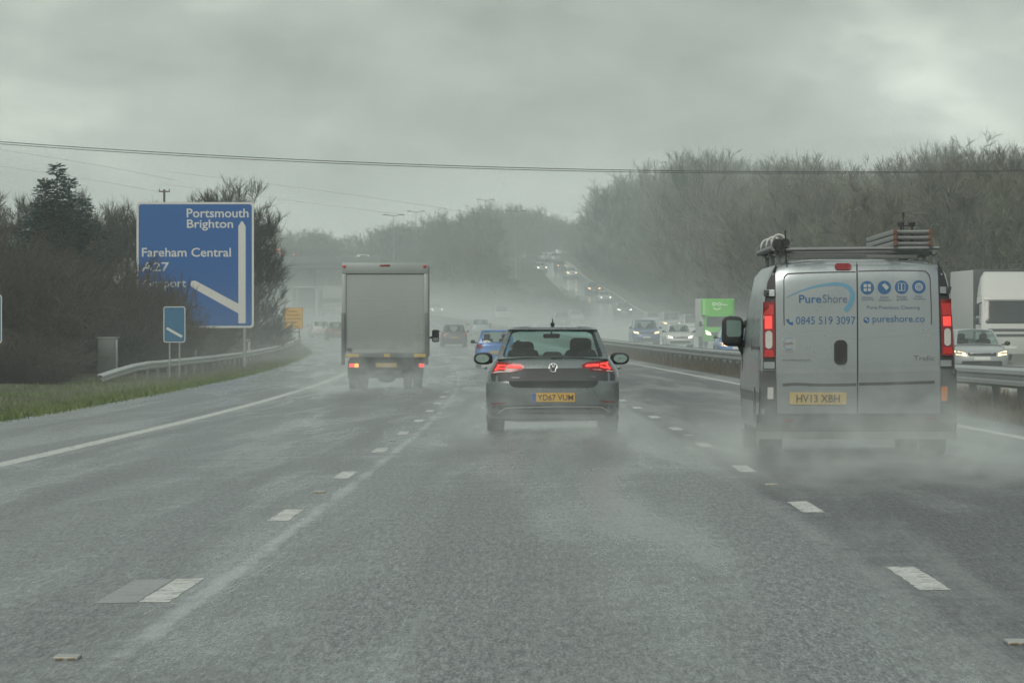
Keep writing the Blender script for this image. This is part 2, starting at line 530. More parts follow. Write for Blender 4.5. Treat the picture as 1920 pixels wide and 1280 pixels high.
def make_car(name, label, cat, style, pmat, group=None, lights='front', lamp='headlight_warm', plate=True, lit_rear=False, interior=True, gl='glass', tail=None):
    p = STY[style]
    root = thing(name, label, cat, group=group)
    Ln, hw, H, bz, bon, wr, rr, rb, rhw, hood = (p[k] for k in ('Ln', 'hw', 'H', 'belt', 'bon', 'wr', 'rr', 'rb', 'rhw', 'hood'))
    yw = Ln - bon                       # windscreen base
    bm = bmesh.new()
    rear_top = .0 if rb < .3 else .0
    loft_z(bm, [
        (.18, hw * .88, .08, Ln - .10, .30, 3.5, .45, 3), (.23, hw * .95, .03, Ln - .03, .30, 4, .5, 3), (.42, hw, .0, Ln, .34, 4, .55, 2.8),
        (.60, hw, .0, Ln - .01, .34, 4, .55, 2.8), (.70, hw * .995, .03, Ln - .05, .34, 4, .6, 2.6), (hood - .03, hw * .985, .045, Ln - .18, .34, 4, .7, 2.5),
        (hood + .03, hw * .96, .055, Ln - .36, .34, 4, .7, 2.5), (bz - .03, hw * .90, rb - .03 if rb < .3 else .10, yw + .12, .34, 4, .5, 3), (bz + .01, hw * .86, rb if rb < .3 else .16, yw - .02, .34, 4, .4, 3)])
    wy0, wy1 = .72, Ln - .82; wrad = .31 if style != 'suv' else .35
    bm = wells(bm, [(s, y) for s in (-1, 1) for y in (wy0, wy1)], wrad + .05, hw * .62)
    gr, gw, gl_, gr_ = bmesh.new(), bmesh.new(), bmesh.new(), bmesh.new()
    z0, z1 = bz - .015, H - .055
    b = hw * .845
    RB = [(-b, rb, z0), (b, rb, z0)]; RT = [(-rhw, rr + .06, z1), (rhw, rr + .06, z1)]
    FB = [(-b, yw, z0), (b, yw, z0)]; FT = [(-rhw, yw - wr, z1), (rhw, yw - wr, z1)]
    patch(bm, gr, RB[0], RB[1], RT[1], RT[0], (0, -1, .3), (.09, .09, .03, .06), .08, .05)
    patch(bm, gw, FB[1], FB[0], FT[0], FT[1], (0, 1, .3), (.07, .07, .02, .05), .07, .06)
    patch(bm, gl_, FB[0], RB[0], RT[0], FT[0], (-1, 0, .3), (.16, .20, .04, .05), .09, .015)
    patch(bm, gr_, RB[1], FB[1], FT[1], RT[1], (1, 0, .3), (.20, .16, .04, .05), .09, .015)
    loft_z(bm, [(z1 - .03, rhw, rr + .05, yw - wr + .04, .2, 5, .2, 5), (z1, rhw + .012, rr, yw - wr + .05, .2, 5, .2, 5), (H - .02, rhw - .03, rr + .02, yw - wr - .02, .25, 4, .3, 4), (H, rhw * .6, rr + .3, yw - wr - .3, .3, 3, .3, 3)])
    body = obj('body', bm, pmat, root)
    G = M[gl]
    obj('rear_window', gr, G, root); obj('windscreen', gw, G, root); obj('side_window', gl_, G, root); obj('side_window', gr_, G, root)
    bv = bvh_of(body)
    for s in (-1, 1):
        for y in (wy0, wy1): wheel(root, s * (hw - .02), y, wrad)
        bm = bmesh.new(); ellipsoid(bm, (s * (hw + .09), yw - .28, bz + .05), (.10, .07, .075)); box(bm, min(s * (hw - .10), s * (hw + .03)), max(s * (hw - .10), s * (hw + .03)), yw - .28, yw - .22, bz - .01, bz + .03)
        obj('wing_mirror', bm, M['black_plastic'], root)
    if interior:
        bm = bmesh.new()
        for s in (-1, 1):
            box(bm, s * .36 - .24, s * .36 + .24, yw - wr - .75, yw - wr - .58, .5, bz + .18, .06)
            box(bm, s * .36 - .13, s * .36 + .13, yw - wr - .74, yw - wr - .64, bz + .17, bz + .36, .05)
        box(bm, -.55, .55, .72, .86, .5, bz + .05, .05)
        obj('seats', bm, M['seat'], root)
    # rear end
    sr = surf(bv, 'rear'); sfr = surf(bv, 'front')
    tm = M[tail or ('lit_red_soft' if lit_rear else 'lens_red')]
    for s in (-1, 1):
        x0, x1 = hw * .66, hw * .955
        panel('taillight', [(s * x0, .78), (s * x1, .74), (s * x1, .90), (s * (x1 - .03), .94), (s * x0, .90)], sr, tm, root, .012)
        panel('headlight', [(s * hw * .56, hood - .20), (s * hw * .90, hood - .16), (s * hw * .93, hood - .03), (s * hw * .60, hood - .10)], sfr, M[lamp] if lights == 'front' else M['lens_clear'], root, .012)
    panel('rear_bumper_trim', rrect(-hw * .8, hw * .8, .22, .34, .03), sr, M['black_plastic'], root, .01)
    panel('grille', rrect(-hw * .5, hw * .5, hood - .20, hood - .09, .03), sfr, M['black_plastic'], root, .01)
    panel('bumper_intake', rrect(-hw * .72, hw * .72, .27, .44, .05), sfr, M['black_plastic'], root, .01)
    if plate:
        panel('number_plate', rrect(-.26, .26, .56, .67, .01), sr, M['plate_far'], root, .014)
        panel('number_plate', rrect(-.26, .26, .47, .58, .01), sfr, M['plate_white'], root, .014)
    return root
# ------------------------------------------------------------------ dark grey hatchback straight ahead
def build_hatch():
    def G(cx, cy): return ((860 + cx / 4.92 - 1035.5) / 139.0, (812.4 - 580 - cy / 4.92) / 139.0)
    def GP(l): return [G(*q) for q in l]
    root = thing('hatchback', 'dark grey hatchback with lit red tail lights in the middle lane straight ahead', 'car')
    pm = mat('graphite_paint', (.15, .178, .182), .27, .45, .1, 2.5, coat=.9, dirt=(GRIME, .1, .75, .35))
    Ln, hw = 4.25, .905
    bm = bmesh.new()
    loft_z(bm, [
        (.165, hw * .84, .16, Ln - .1, .30, 3.5, .45, 3), (.20, hw * .95, .07, Ln - .03, .32, 4, .5, 3), (.30, hw * .985, .02, Ln, .36, 4, .55, 2.8), (.44, hw, .0, Ln, .38, 4, .55, 2.8),
        (.60, hw, .002, Ln - .01, .38, 4, .55, 2.8), (.665, hw * .997, .010, Ln - .04, .38, 4, .6, 2.6), (.685, hw * .995, .014, Ln - .06, .36, 4, .6, 2.6), (.83, hw * .985, .055, Ln - .22, .36, 4, .7, 2.5),
        (.855, hw * .975, .075, Ln - .32, .36, 4, .7, 2.5), (.875, hw * .955, .06, Ln - .45, .36, 4, .7, 2.5), (.96, hw * .90, .10, Ln - .85, .34, 4, .5, 3), (1.03, hw * .845, .15, Ln - 1.1, .34, 4, .4, 3)])
    bm = wells(bm, [(s, y) for s in (-1, 1) for y in (.80, 3.42)], .375, .60)
    gr, gw, gl_, gr_ = (bmesh.new() for _ in range(4))
    z0, z1 = 1.0, 1.395; b = .755; rhw = .605; rb, rr, yw, wr = .14, .40, 3.12, .75
    RB = [(-b, rb, z0), (b, rb, z0)]; RT = [(-rhw, rr + .08, z1), (rhw, rr + .08, z1)]
    FB = [(-b, yw, z0), (b, yw, z0)]; FT = [(-rhw, yw - wr, z1), (rhw, yw - wr, z1)]
    patch(bm, gr, RB[0], RB[1], RT[1], RT[0], (0, -1, .3), (.06, .06, .005, .03), .07, .05, k=12)
    patch(bm, gw, FB[1], FB[0], FT[0], FT[1], (0, 1, .3), (.07, .07, .02, .05), .07, .06)
    patch(bm, gl_, FB[0], RB[0], RT[0], FT[0], (-1, 0, .3), (.16, .30, .04, .05), .09, .015)
    patch(bm, gr_, RB[1], FB[1], FT[1], RT[1], (1, 0, .3), (.30, .16, .04, .05), .09, .015)
    loft_z(bm, [(z1 - .02, rhw, rr + .07, yw - wr + .04, .2, 5, .2, 5), (z1 + .005, rhw + .012, rr - .02, yw - wr + .05, .2, 5, .2, 5), (1.435, rhw - .02, rr, yw - wr - .02, .3, 4, .3, 4), (1.465, rhw * .7, rr + .3, yw - wr - .3, .3, 3, .3, 3)])
    body = obj('body', bm, pm, root)
    obj('rear_window', gr, M['glass_teal'], root); obj('windscreen', gw, M['glass_teal'], root)
    obj('side_window', gl_, M['glass'], root); obj('side_window', gr_, M['glass'], root)
    sr = surf(bvh_of(body), 'rear')
    for s in (-1, 1):
        for y in (.80, 3.42): wheel(root, s * (hw - .015), y, .325, .225)
    # cabin
    bm = bmesh.new()
    for s in (-1, 1):
        box(bm, s * .40 - .22, s * .40 + .22, 1.75, 1.92, .5, 1.13, .07)
        box(bm, s * .40 - .15, s * .40 + .15, 1.77, 1.87, 1.06, 1.24 if s < 0 else 1.29, .06)
        box(bm, s * .48 - .13, s * .48 + .13, .78, .86, .95, 1.10, .05)
    box(bm, -.13, .13, .78, .86, .98, 1.10, .05)
    box(bm, -.62, .62, .76, .90, .5, 1.05, .05)
    obj('seats', bm, M['seat'], root)
    bm = bmesh.new(); box(bm, -.68, .68, 2.75, 3.1, .85, 1.03, .05); obj('dashboard', bm, M['seat'], root)
    bm = bmesh.new(); box(bm, -.12, .12, 2.40, 2.43, 1.285, 1.35, .025); tube(bm, (0, 2.43, 1.33), (0, 2.45, 1.39), .012); obj('interior_mirror', bm, M['seat'], root)
    # tailgate pressing and bumper
    dk = mat('dark_panel', (.045, .052, .053), .5, .1, .15, 3, coat=.0, dirt=(GRIME, .3, .85, .25))
    panel('tailgate_lower', GP([(455, 660), (1285, 660), (1270, 690), (1240, 714), (1180, 722), (550, 722), (495, 714), (468, 690)]), lambda a, b, off: Vector((a, sr(a, .60, off).y, b)), dk, root, .004)
    panel('tailgate_upper', GP([(290, 600), (600, 545), (1150, 540), (1440, 592), (1436, 656), (300, 662)]), sr, dk, root, .005)
    # lamps: dark red lens with bright light bars
    for pts, bars, lower in (
        (GP([(292, 596), (348, 484), (560, 492), (606, 518), (600, 548), (540, 572)]), [GP([(345, 508), (430, 508), (432, 524), (362, 526)]), GP([(322, 562), (352, 518), (372, 530), (346, 566)]), GP([(345, 540), (428, 534), (430, 550), (338, 560)]), GP([(442, 512), (560, 516), (580, 530), (560, 542), (442, 538)])], GP([(300, 588), (438, 578), (520, 560), (436, 562), (330, 572)])),
        (GP([(1435, 580), (1368, 474), (1190, 482), (1130, 512), (1140, 545), (1200, 566)]), [GP([(1380, 482), (1300, 496), (1300, 512), (1372, 506)]), GP([(1404, 548), (1362, 492), (1346, 506), (1384, 552)]), GP([(1384, 534), (1300, 518), (1300, 534), (1380, 548)]), GP([(1292, 500), (1180, 506), (1158, 522), (1180, 530), (1292, 524)])], GP([(1430, 574), (1300, 564), (1220, 552), (1300, 552), (1400, 560)]))):
        o = panel('taillight', pts, sr, M['lens_red'], root, .010)
        for q in bars: panel('light_bar', q, sr, M['lit_red'], o, .016, .006)
        panel('reversing_lens', lower, sr, M['lens_clear'], o, .0155, .006)
    # emblem: a ring with two stacked letters in line strokes
    e = panel('emblem', ellipse(*G(868, 537), .062, .062, 28), sr, dk, root, .012)
    cx, cz = G(868, 537)
    strip('ring', [(cx + .057 * math.cos(2 * PI * k / 32), cz + .057 * math.sin(2 * PI * k / 32)) for k in range(33)], .011, sr, M['chrome'], e, .018)
    strip('strokes', [(cx - .024, cz + .050), (cx - .001, cz + .004), (cx + .001, cz + .004), (cx + .024, cz + .050)], .010, sr, M['chrome'], e, .0185)
    strip('strokes', [(cx - .050, cz + .026), (cx - .022, cz - .046), (cx, cz - .004), (cx + .022, cz - .046), (cx + .050, cz + .026)], .010, sr, M['chrome'], e, .0185)
    # plate
    x0, zt = G(665, 770); x1, zb = G(1068, 852)
    pl = panel('number_plate', rrect(x0, x1, zb, zt, .012), sr, M['plate_yellow'], root, .016)
    panel('band', rrect(x0 + .004, x0 + .064, zb + .004, zt - .004, .004), sr, M['eu_blue'], pl, .019, .002)
    xa, _ = G(724, 0); xb, _ = G(1052, 0)
    text('lettering', 'YD67 VUM', (xa + xb) / 2, (zb + zt) / 2, xb - xa, sr, M['ink'], pl, .020, height=.078, bold=.006)
    ba, bz = G(520, 628)
    text('badge', 'GOLF', ba, bz, .115, sr, M['rim'], root, .012, height=.016)
    text('badge', 'TDI', G(1235, 618)[0], bz + .012, .06, sr, M['rim'], root, .012, height=.014)
    for q in (GP([(280, 878), (300, 864), (436, 854), (438, 862), (400, 872)]), GP([(1295, 838), (1440, 846), (1436, 858), (1330, 852)])):
        panel('reflector', q, sr, M['lens_red'], root, .010)
    panel('lower_bumper', GP([(262, 882), (1468, 880), (1455, 975), (1300, 1022), (1220, 1030), (500, 1036), (430, 1026), (300, 975)]), sr, M['black_plastic'], root, .006)
    strip('chrome_line', bez(GP([(355, 966), (392, 932), (450, 908), (640, 902), (860, 896), (1100, 896), (1290, 900), (1345, 918), (1388, 948)]), 8), .011, sr, M['alu'], root, .014)
    for q in (GP([(365, 962), (520, 962), (545, 915), (450, 914)]), GP([(1375, 945), (1230, 948), (1205, 906), (1290, 908)])):
        panel('exhaust_trim', q, sr, M['grey_plastic'], root, .010)
    # mirrors, wiper, handles, aerial
    for s in (-1, 1):
        bm = bmesh.new(); t = bmesh.new(); bmesh.ops.create_uvsphere(t, u_segments=18, v_segments=12, radius=1)
        for v in t.verts:
            x, y, z = v.co
            if s * x < 0: z *= 1 + .15 * abs(x)
            v.co = (math.copysign(abs(x) ** .8, x) * .135, y * .10, math.copysign(abs(z) ** .75, z) * .085)
        merge(bm, t, Matrix.Translation((s * .965, 2.72, 1.0)))
        box(bm, min(s * .78, s * .90), max(s * .78, s * .90), 2.70, 2.78, .93, .97, .01)
        o = obj('wing_mirror', bm, M['black_plastic'], root)
        panel('mirror_glass', ellipse(s * .975, 1.0, .095, .060, 20), flat(2.625), mat('mirror_glass', (.25, .33, .31), .15, .6, .1), o, .004, .002)
        bm = bmesh.new(); box(bm, min(s * .90, s * .945), max(s * .90, s * .945), 1.2, 1.42, .86, .895, .012); obj('door_handle', bm, pm, root)
    swf = surf(bvh_of(body), 'rear')
    strip('rear_wiper', [(-.02, 1.015), (.2, 1.03), (.42, 1.05)], .018, flat(.115), M['black_plastic'], root, .0)
    bm = bmesh.new(); t = bmesh.new(); bmesh.ops.create_uvsphere(t, u_segments=10, v_segments=8, radius=1); merge(bm, t, Matrix.Translation((0, .55, 1.475)) @ Matrix.Diagonal((.032, .09, .028, 1)))
    tube(bm, (0, .55, 1.47), (0, .50, 1.55), .012, .005); obj('aerial', bm, M['ink'], root)
    place(root, .55, 55.0, 1)
    return root

# ------------------------------------------------------------------ silver van in the outer lane, and what it carries
def build_van():
    S = 184.3
    def V(cx, cy): return ((1340 + cx / 2.56 - 1610.3) / S, (859.5 - 380 - cy / 2.56) / S)
    def VP(l): return [V(*q) for q in l]
    root = thing('panel_van', 'silver panel van with blue lettering on its two back doors, roof rack loaded', 'van')
    pm = mat('silver_paint', (.275, .308, .320), .30, .5, .05, 2.5, coat=.3, dirt=((.20, .215, .215), .25, 1.0, .7))
    Ln = 4.8
    def sl(z, hw, y0, y1, ar=.10, nr=5, af=.8, nf=2.6): return (z, hw, y0, y1, ar, nr, af, nf)
    bm = bmesh.new()
    loft_z(bm, [sl(.24, .93, .10, Ln - .1), sl(.30, .985, .05, Ln), sl(.50, 1.0, .034, Ln + .02), sl(.70, 1.0, .020, Ln), sl(.82, .999, .012, Ln - .06), sl(.95, .997, .010, Ln - .12), sl(1.12, .992, .014, Ln - .55),
                sl(1.45, .97, .036, Ln - 1.0), sl(1.70, .945, .058, Ln - 1.35), sl(1.88, .908, .085, Ln - 1.62, .12, 5, .5), sl(1.965, .84, .115, Ln - 1.78, .14, 4.5, .5, 3), sl(2.005, .70, .15, Ln - 1.95, .2, 4, .5, 3), sl(2.03, .45, .30, Ln - 2.2, .3, 3, .5, 3)])
    body = obj('body', bm, pm, root)
    cut_wells(body, [(s, y) for s in (-1, 1) for y in (.95, 3.95)], .38, .62, 1.4)
    sr = surf(bvh_of(body), 'rear'); sl_ = surf(bvh_of(body), 'left'); srt = surf(bvh_of(body), 'right'); sf = surf(bvh_of(body), 'front')
    for s in (-1, 1):
        for y in (.95, 3.95): wheel(root, s * .965, y, .335, .235)
    # glazing of the cab
    for q, f in (([(3.05, 1.12), (3.95, 1.15), (3.62, 1.55), (3.25, 1.70), (3.05, 1.70)], sl_), ([(3.05, 1.12), (3.95, 1.15), (3.62, 1.55), (3.25, 1.70), (3.05, 1.70)], srt)):
        panel('side_window', q, f, M['dark_glass'], root, .006)
    panel('windscreen', [(-.80, 1.18), (.80, 1.18), (.68, 1.82), (-.68, 1.82)], sf, M['dark_glass'], root, .006)
    for s in (-1, 1): panel('headlight', [(s * .55, .72), (s * .9, .80), (s * .93, 1.0), (s * .7, .92)], sf, M['lens_clear'], root, .01)
    # side rubbing strip, door seams
    for f in (sl_, srt):
        strip('side_moulding', [(.1 + .2 * k, .62) for k in range(21)], .10, f, M['grey_plastic'], root, .012)
        strip('door_seam', [(2.95, .35 + .08 * k) for k in range(18)], .012, f, M['ink'], root, .004)
        strip('door_seam', [(1.75, .45 + .08 * k) for k in range(16)], .012, f, M['ink'], root, .004)
        strip('sliding_rail', [(.15 + .16 * k, 1.12) for k in range(11)], .035, f, M['grey_plastic'], root, .006)
    # corner columns, lamps, hinges
    for side in (0, 1):
        def X(l): return VP(l)
        col = X([(236, 800), (234, 470), (246, 380), (262, 300), (296, 288), (297, 800)]) if side == 0 else X([(1088, 800), (1080, 285), (1110, 290), (1128, 330), (1142, 400), (1156, 470), (1160, 800)])
        hull = lambda z: float(np.interp(z, [.3, .95, 1.45, 1.70, 1.88, 1.965], [.985, .997, .97, .945, .908, .84])) - .012
        col = [(max(-hull(b), min(hull(b), a)), b) for a, b in col]
        panel('corner_trim', col, sr, M['black_plastic'], root, .007)
        lens = X([(235, 745), (237, 478), (292, 474), (294, 745)]) if side == 0 else X([(1094, 735), (1088, 466), (1142, 462), (1152, 735)])
        o = panel('taillight', lens, sr, M['lens_red'], root, .022, .02)
        if side == 0:
            panel('lit_segment', X([(246, 606), (246, 545), (280, 545), (280, 606)]), sr, M['lit_red'], o, .028, .006)
            panel('glow_segment', X([(240, 540), (242, 492), (288, 490), (288, 540)]), sr, M['lit_red_soft'], o, .027, .006)
            panel('reversing_lens', rrect(*V(248, 0)[:1], V(281, 0)[0], V(0, 702)[1], V(0, 616)[1], .04), sr, M['lens_clear'], o, .028, .006)
            panel('lower_segment', X([(243, 740), (246, 708), (284, 708), (288, 740)]), sr, M['lit_red_soft'], o, .027, .006)
        else:
            panel('lit_segment', X([(1102, 592), (1100, 548), (1138, 546), (1140, 592)]), sr, M['lit_red'], o, .028, .006)
            panel('glow_segment', X([(1096, 540), (1092, 484), (1138, 482), (1142, 540)]), sr, M['lit_red_soft'], o, .027, .006)
            panel('reversing_lens', rrect(V(1106, 0)[0], V(1138, 0)[0], V(0, 688)[1], V(0, 604)[1], .04), sr, M['lens_clear'], o, .028, .006)
            panel('lower_segment', X([(1100, 726), (1102, 694), (1144, 694), (1148, 726)]), sr, M['lit_red_soft'], o, .027, .006)
        for y0, y1 in ((418, 450), (765, 797)) if side == 0 else ((404, 436), (756, 786)):
            x0, x1 = (240, 292) if side == 0 else (1087, 1140)
            panel('hinge', rrect(V(x0, 0)[0], V(x1, 0)[0], V(0, y1)[1], V(0, y0)[1], .008), sr, pm, root, .04, .035)
        bc = X([(216, 1018), (222, 806), (298, 806), (306, 1018)]) if side == 0 else X([(1090, 1018), (1090, 800), (1164, 800), (1170, 1018)])
        panel('bumper_corner', bc, sr, M['grey_plastic'], root, .020, .02)
    panel('rear_bumper', VP([(204, 1135), (206, 1016), (1168, 1016), (1168, 1135)]), sr, M['grey_plastic'], root, .045, .045)
    for cx, cy in ((357, 1046), (1040, 1034)):
        x, z = V(cx, cy); panel('reflector', rrect(x - .05, x + .05, z - .011, z + .011, .004), sr, M['lens_red'], root, .052, .008)
    x, z = V(1108, 915); panel('marker_lamp', rrect(x - .035, x + .03, z - .08, z + .07, .01), sr, M['lens_amber'], root, .03, .008)
    x, z = V(272, 915); panel('marker_lamp', rrect(x - .03, x + .03, z - .06, z + .06, .01), sr, M['lens_clear'], root, .03, .008)
    # two back doors
    xl, xs, xr = V(300, 0)[0], V(690, 0)[0], V(1086, 0)[0]
    zb = V(0, 1012)[1]
    g = .006
    dl = panel('rear_door', [(xl, zb + .02), (xl + .02, zb), (xs - g, zb), (xs - g, 2.022), (-.40, 2.005), (V(298, 0)[0], 1.955)], sr, pm, root, .010, .012, .1)
    dr = panel('rear_door', [(xs + g, zb), (xr - .02, zb), (xr, zb + .02), (V(1078, 0)[0], 1.955), (.40, 2.005), (xs + g, 2.022)], sr, pm, root, .010, .012, .1)
    press_shade = mat('pressing_shade', (.05, .053, .055), .6, 0, .2)  # dark tone painted along the pressings in place of their shade
    press_glint = mat('pressing_highlight', (.30, .33, .34), .3, .5, .05, 3)  # paler silver painted along the ridges as their highlight
    def roundline(l, n=6): return bez(VP(l), n)
    strip('door_gap', [(xs, zb + .08 * k) for k in range(20)], .014, sr, M['ink'], dl, .012)
    strip('window_pressing_shade', roundline([(683, 333), (560, 334), (380, 340), (352, 346), (339, 366), (338, 420), (337, 500), (338, 590)]), .010, sr, press_shade, dl, .0125)
    strip('window_pressing_shade', roundline([(696, 330), (850, 326), (1000, 328), (1026, 336), (1040, 360), (1042, 420), (1045, 500), (1045, 585)]), .010, sr, press_shade, dr, .0125)
    strip('lower_pressing_highlight', roundline([(345, 604), (370, 624), (440, 634), (560, 641), (684, 645)]), .012, sr, press_glint, dl, .0125)
    strip('lower_pressing_highlight', roundline([(696, 645), (850, 640), (960, 628), (1010, 618), (1038, 596)]), .012, sr, press_glint, dr, .0125)
    strip('crease_shade', roundline([(330, 876), (400, 872), (520, 876), (684, 874)]), .030, sr, press_shade, dl, .0125)
    strip('crease_shade', roundline([(696, 872), (860, 868), (1000, 864), (1060, 862)]), .030, sr, press_shade, dr, .0125)
    strip('swage_highlight', roundline([(302, 812), (500, 808), (684, 806)]), .05, sr, press_glint, dl, .0122)
    strip('swage_highlight', roundline([(696, 806), (900, 800), (1084, 795)]), .05, sr, press_glint, dr, .0122)
    x0, z1 = V(577, 660); x1, z0 = V(640, 778)
    h = panel('door_handle', rrect(x0, x1, z0, z1, .055, 6), sr, M['black_plastic'], dl, .022, .012)
    panel('recess', rrect(x0 + .02, x1 - .02, z0 + .03, z1 - .03, .04, 6), sr, M['ink'], h, .025, .002)
    x0, z1 = V(583, 291); x1, z0 = V(664, 323)
    panel('brake_light', rrect(x0, x1, z0, z1, .035, 6), sr, M['lens_red'], dl, .022, .012)
    # plate
    x0, z1 = V(364, 911); x1, z0 = V(637, 970)
    pl = panel('number_plate', rrect(x0, x1, z0, z1, .01), sr, mat('plate_faded', (.46, .35, .14), .5, 0, .15, 9), dl, .02, .01)
    text('lettering', 'HV13 XBH', (x0 + x1) / 2, (z0 + z1) / 2, V(606, 0)[0] - V(398, 0)[0], sr, mat('worn_ink', (.045, .043, .038), .6, 0, .3), pl, .0235, height=.078, bold=.012)
    # lettering and logo
    blue = mat('vinyl_blue', (.018, .095, .22), .4, 0, .1); pale = mat('vinyl_pale_blue', (.10, .26, .37), .4, 0, .12); lt = mat('vinyl_thin_blue', (.055, .11, .18), .4, 0, .1)
    wht = mat('vinyl_white', (.34, .365, .37), .4, 0, .05)
    def T(s, x0, x1, cy, m, par, hh=None, bold=0.0, off=.0135):
        a = V(x0, cy); b = V(x1, cy)
        text('lettering', s, (a[0] + b[0]) / 2, a[1], b[0] - a[0], sr, m, par, off, height=hh, bold=bold)
    T('Pure', 410, 517, 463, blue, dl, .083, .014); T('Shore', 524, 641, 462, lt, dl, .083, 0)
    strip('logo_swoosh', bez(VP([(346, 457), (420, 424), (500, 401), (590, 391), (640, 402), (664, 430), (666, 462), (648, 500), (630, 520)]), 8),
          lambda t: .004 + .046 * math.sin(min(1, t * 1.15) * PI / 2) * (1 if t < .92 else 1 - (t - .92) * 3), sr, pale, dl, .0132)
    T('0845 519 3097', 395, 680, 566, blue, dl, .078)
    ph = bez(VP([(354, 560), (358, 572), (368, 581), (380, 580)]), 6)
    strip('phone_icon', ph, lambda t: .022 + .02 * abs(2 * t - 1) ** 2, sr, blue, dl, .0135)
    a = V(326, 730); b = V(393, 653)
    st = panel('sticker', rrect(a[0], b[0], a[1], b[1], .006), sr, mat('sticker_white', (.31, .33, .335), .5, 0, .05), dl, .0135, .003)
    grey = mat('print_grey', (.085, .095, .11), .5, 0, .1)
    T('josh', 338, 381, 677, grey, st, .042, 0, .0165)
    cx, cz = V(360, 677)
    strip('print', [(cx + .058 * math.cos(R(50 + 10 * k)), cz + .058 * math.sin(R(50 + 10 * k))) for k in range(27)], .006, sr, pale, st, .0165)
    T('keeping who', 330, 388, 710, grey, st, .014, 0, .0165); T('working safely', 330, 388, 720, grey, st, .014, 0, .0165)
    T('yourlifestylevisit', 328, 464, 757, grey, dl, .03)
    T('Trafic', 958, 1058, 747, mat('badge_grey', (.14, .15, .15), .3, .6, .1), dr, .05)
    # right door: four round icons
    for k, cx in enumerate((738, 820, 903, 986)):
        cy = 409 - (1.3 * k)
        c = V(cx, cy); ic = panel('icon', ellipse(c[0], c[1], .069, .069, 28), sr, blue, dr, .0135, .003)
        if k == 0:
            for sx in (-1, 1):
                for sz in (-1, 1): panel('icon_print', rrect(c[0] + sx * .021 - .016, c[0] + sx * .021 + .016, c[1] + sz * .021 - .016, c[1] + sz * .021 + .016, .003), sr, wht, ic, .0175, .001)
        elif k == 1:
            panel('icon_print', [(c[0] - .026, c[1] + .024), (c[0] + .006, c[1] + .044), (c[0] + .048, c[1] + .002), (c[0] + .020, c[1] - .030)], sr, wht, ic, .0175, .001)
        elif k == 2:
            strip('icon_print', [(c[0] - .034, c[1] - .036), (c[0] - .034, c[1] + .038), (c[0] + .034, c[1] + .038), (c[0] + .034, c[1] - .036), (c[0] - .038, c[1] - .036)], .008, sr, wht, ic, .0175)
            strip('icon_print', [(c[0], c[1] - .034), (c[0], c[1] + .034)], .010, sr, wht, ic, .0175)
        else:
            strip('icon_print', [(c[0] + .034 * math.cos(.5 * j), c[1] + .034 * math.sin(.5 * j)) for j in range(14)], .013, sr, wht, ic, .0175)
            for j in range(5): panel('icon_print', ellipse(c[0] + .016 * math.cos(1.25 * j), c[1] + .016 * math.sin(1.25 * j), .009, .008, 8), sr, wht, ic, .0175, .001)
    for s, x0, x1, cy in (('Window', 712, 764, 456), ('Cleaning', 708, 768, 467), ('Gutter', 800, 842, 454), ('Clearance', 792, 850, 467), ('Fascias', 880, 928, 452), ('& Soffits', 880, 930, 465), ('Solar', 970, 1002, 450), ('Cleaning', 958, 1014, 463)):
        T(s, x0, x1, cy, lt, dr, .022)
    T('Pure Precision Cleaning', 736, 990, 506, lt, dr, .044)
    T('pureshore.co', 762, 1012, 563, blue, dr, None, .004)
    c = V(733, 564); gl = panel('globe_icon', ellipse(c[0], c[1], .031, .031, 20), sr, blue, dr, .0135, .003)
    panel('icon_print', [(c[0] - .02, c[1] + .012), (c[0] + .004, c[1] + .024), (c[0] + .002, c[1] + .004), (c[0] - .01, c[1] - .006)], sr, wht, gl, .0175, .001)
    panel('icon_print', [(c[0] + .006, c[1] + .004), (c[0] + .022, c[1] + .002), (c[0] + .012, c[1] - .020), (c[0] + .002, c[1] - .012)], sr, wht, gl, .0175, .001)
    # left mirror seen past the body
    for s in (-1, 1):
        bm = bmesh.new(); t = bmesh.new(); bmesh.ops.create_cube(t, size=1)
        bmesh.ops.scale(t, vec=(.24, .17, .33), verts=t.verts); bmesh.ops.bevel(t, geom=list(t.edges), offset=.075, segments=4, profile=.5, affect='EDGES')
        merge(bm, t, Matrix.Translation((s * 1.11, 3.40, 1.30)))
        tube(bm, (s * 1.04, 3.42, 1.20), (s * .93, 3.52, 1.02), .045, .06, 8); tube(bm, (s * 1.02, 3.42, 1.34), (s * .95, 3.5, 1.40), .035, .03, 8)
        box(bm, min(s * .92, s * 1.0), max(s * .92, s * 1.0), 3.42, 3.62, .84, 1.08, .03)
        o = obj('wing_mirror', bm, M['black_plastic'], root)
        panel('mirror_glass', rrect(s * 1.11 - .07, s * 1.11 + .09, 1.24, 1.42, .03), flat(3.315), mat('van_mirror_glass', (.16, .24, .22), .15, .5, .2), o, .003, .002)
    # roof rack: cross bars on feet, side rails, roller
    bm = bmesh.new()
    zr = 2.10
    for y in (.22, 1.25, 2.2):
        box(bm, -.84, .83, y - .02, y + .02, zr - .018, zr + .015, .005)
        for s in (-1, 1): box(bm, s * .80 - .025, s * .80 + .025, y - .02, y + .02, 1.94, zr - .02, .005)
    for s in (-1, 1):
        tube(bm, (s * .78, .1, zr - .005), (s * .80, 2.45, zr - .005), .02, .02, 8)
    rk = obj('roof_rack', bm, M['rack'], root)
    bm = bmesh.new(); tube(bm, (-.73, .10, 2.125), (.74, .10, 2.14), .023, .023, 14); tube(bm, (.74, .10, 2.14), (.835, .10, 2.141), .016, .016, 8); obj('roller', bm, M['rack'], rk)
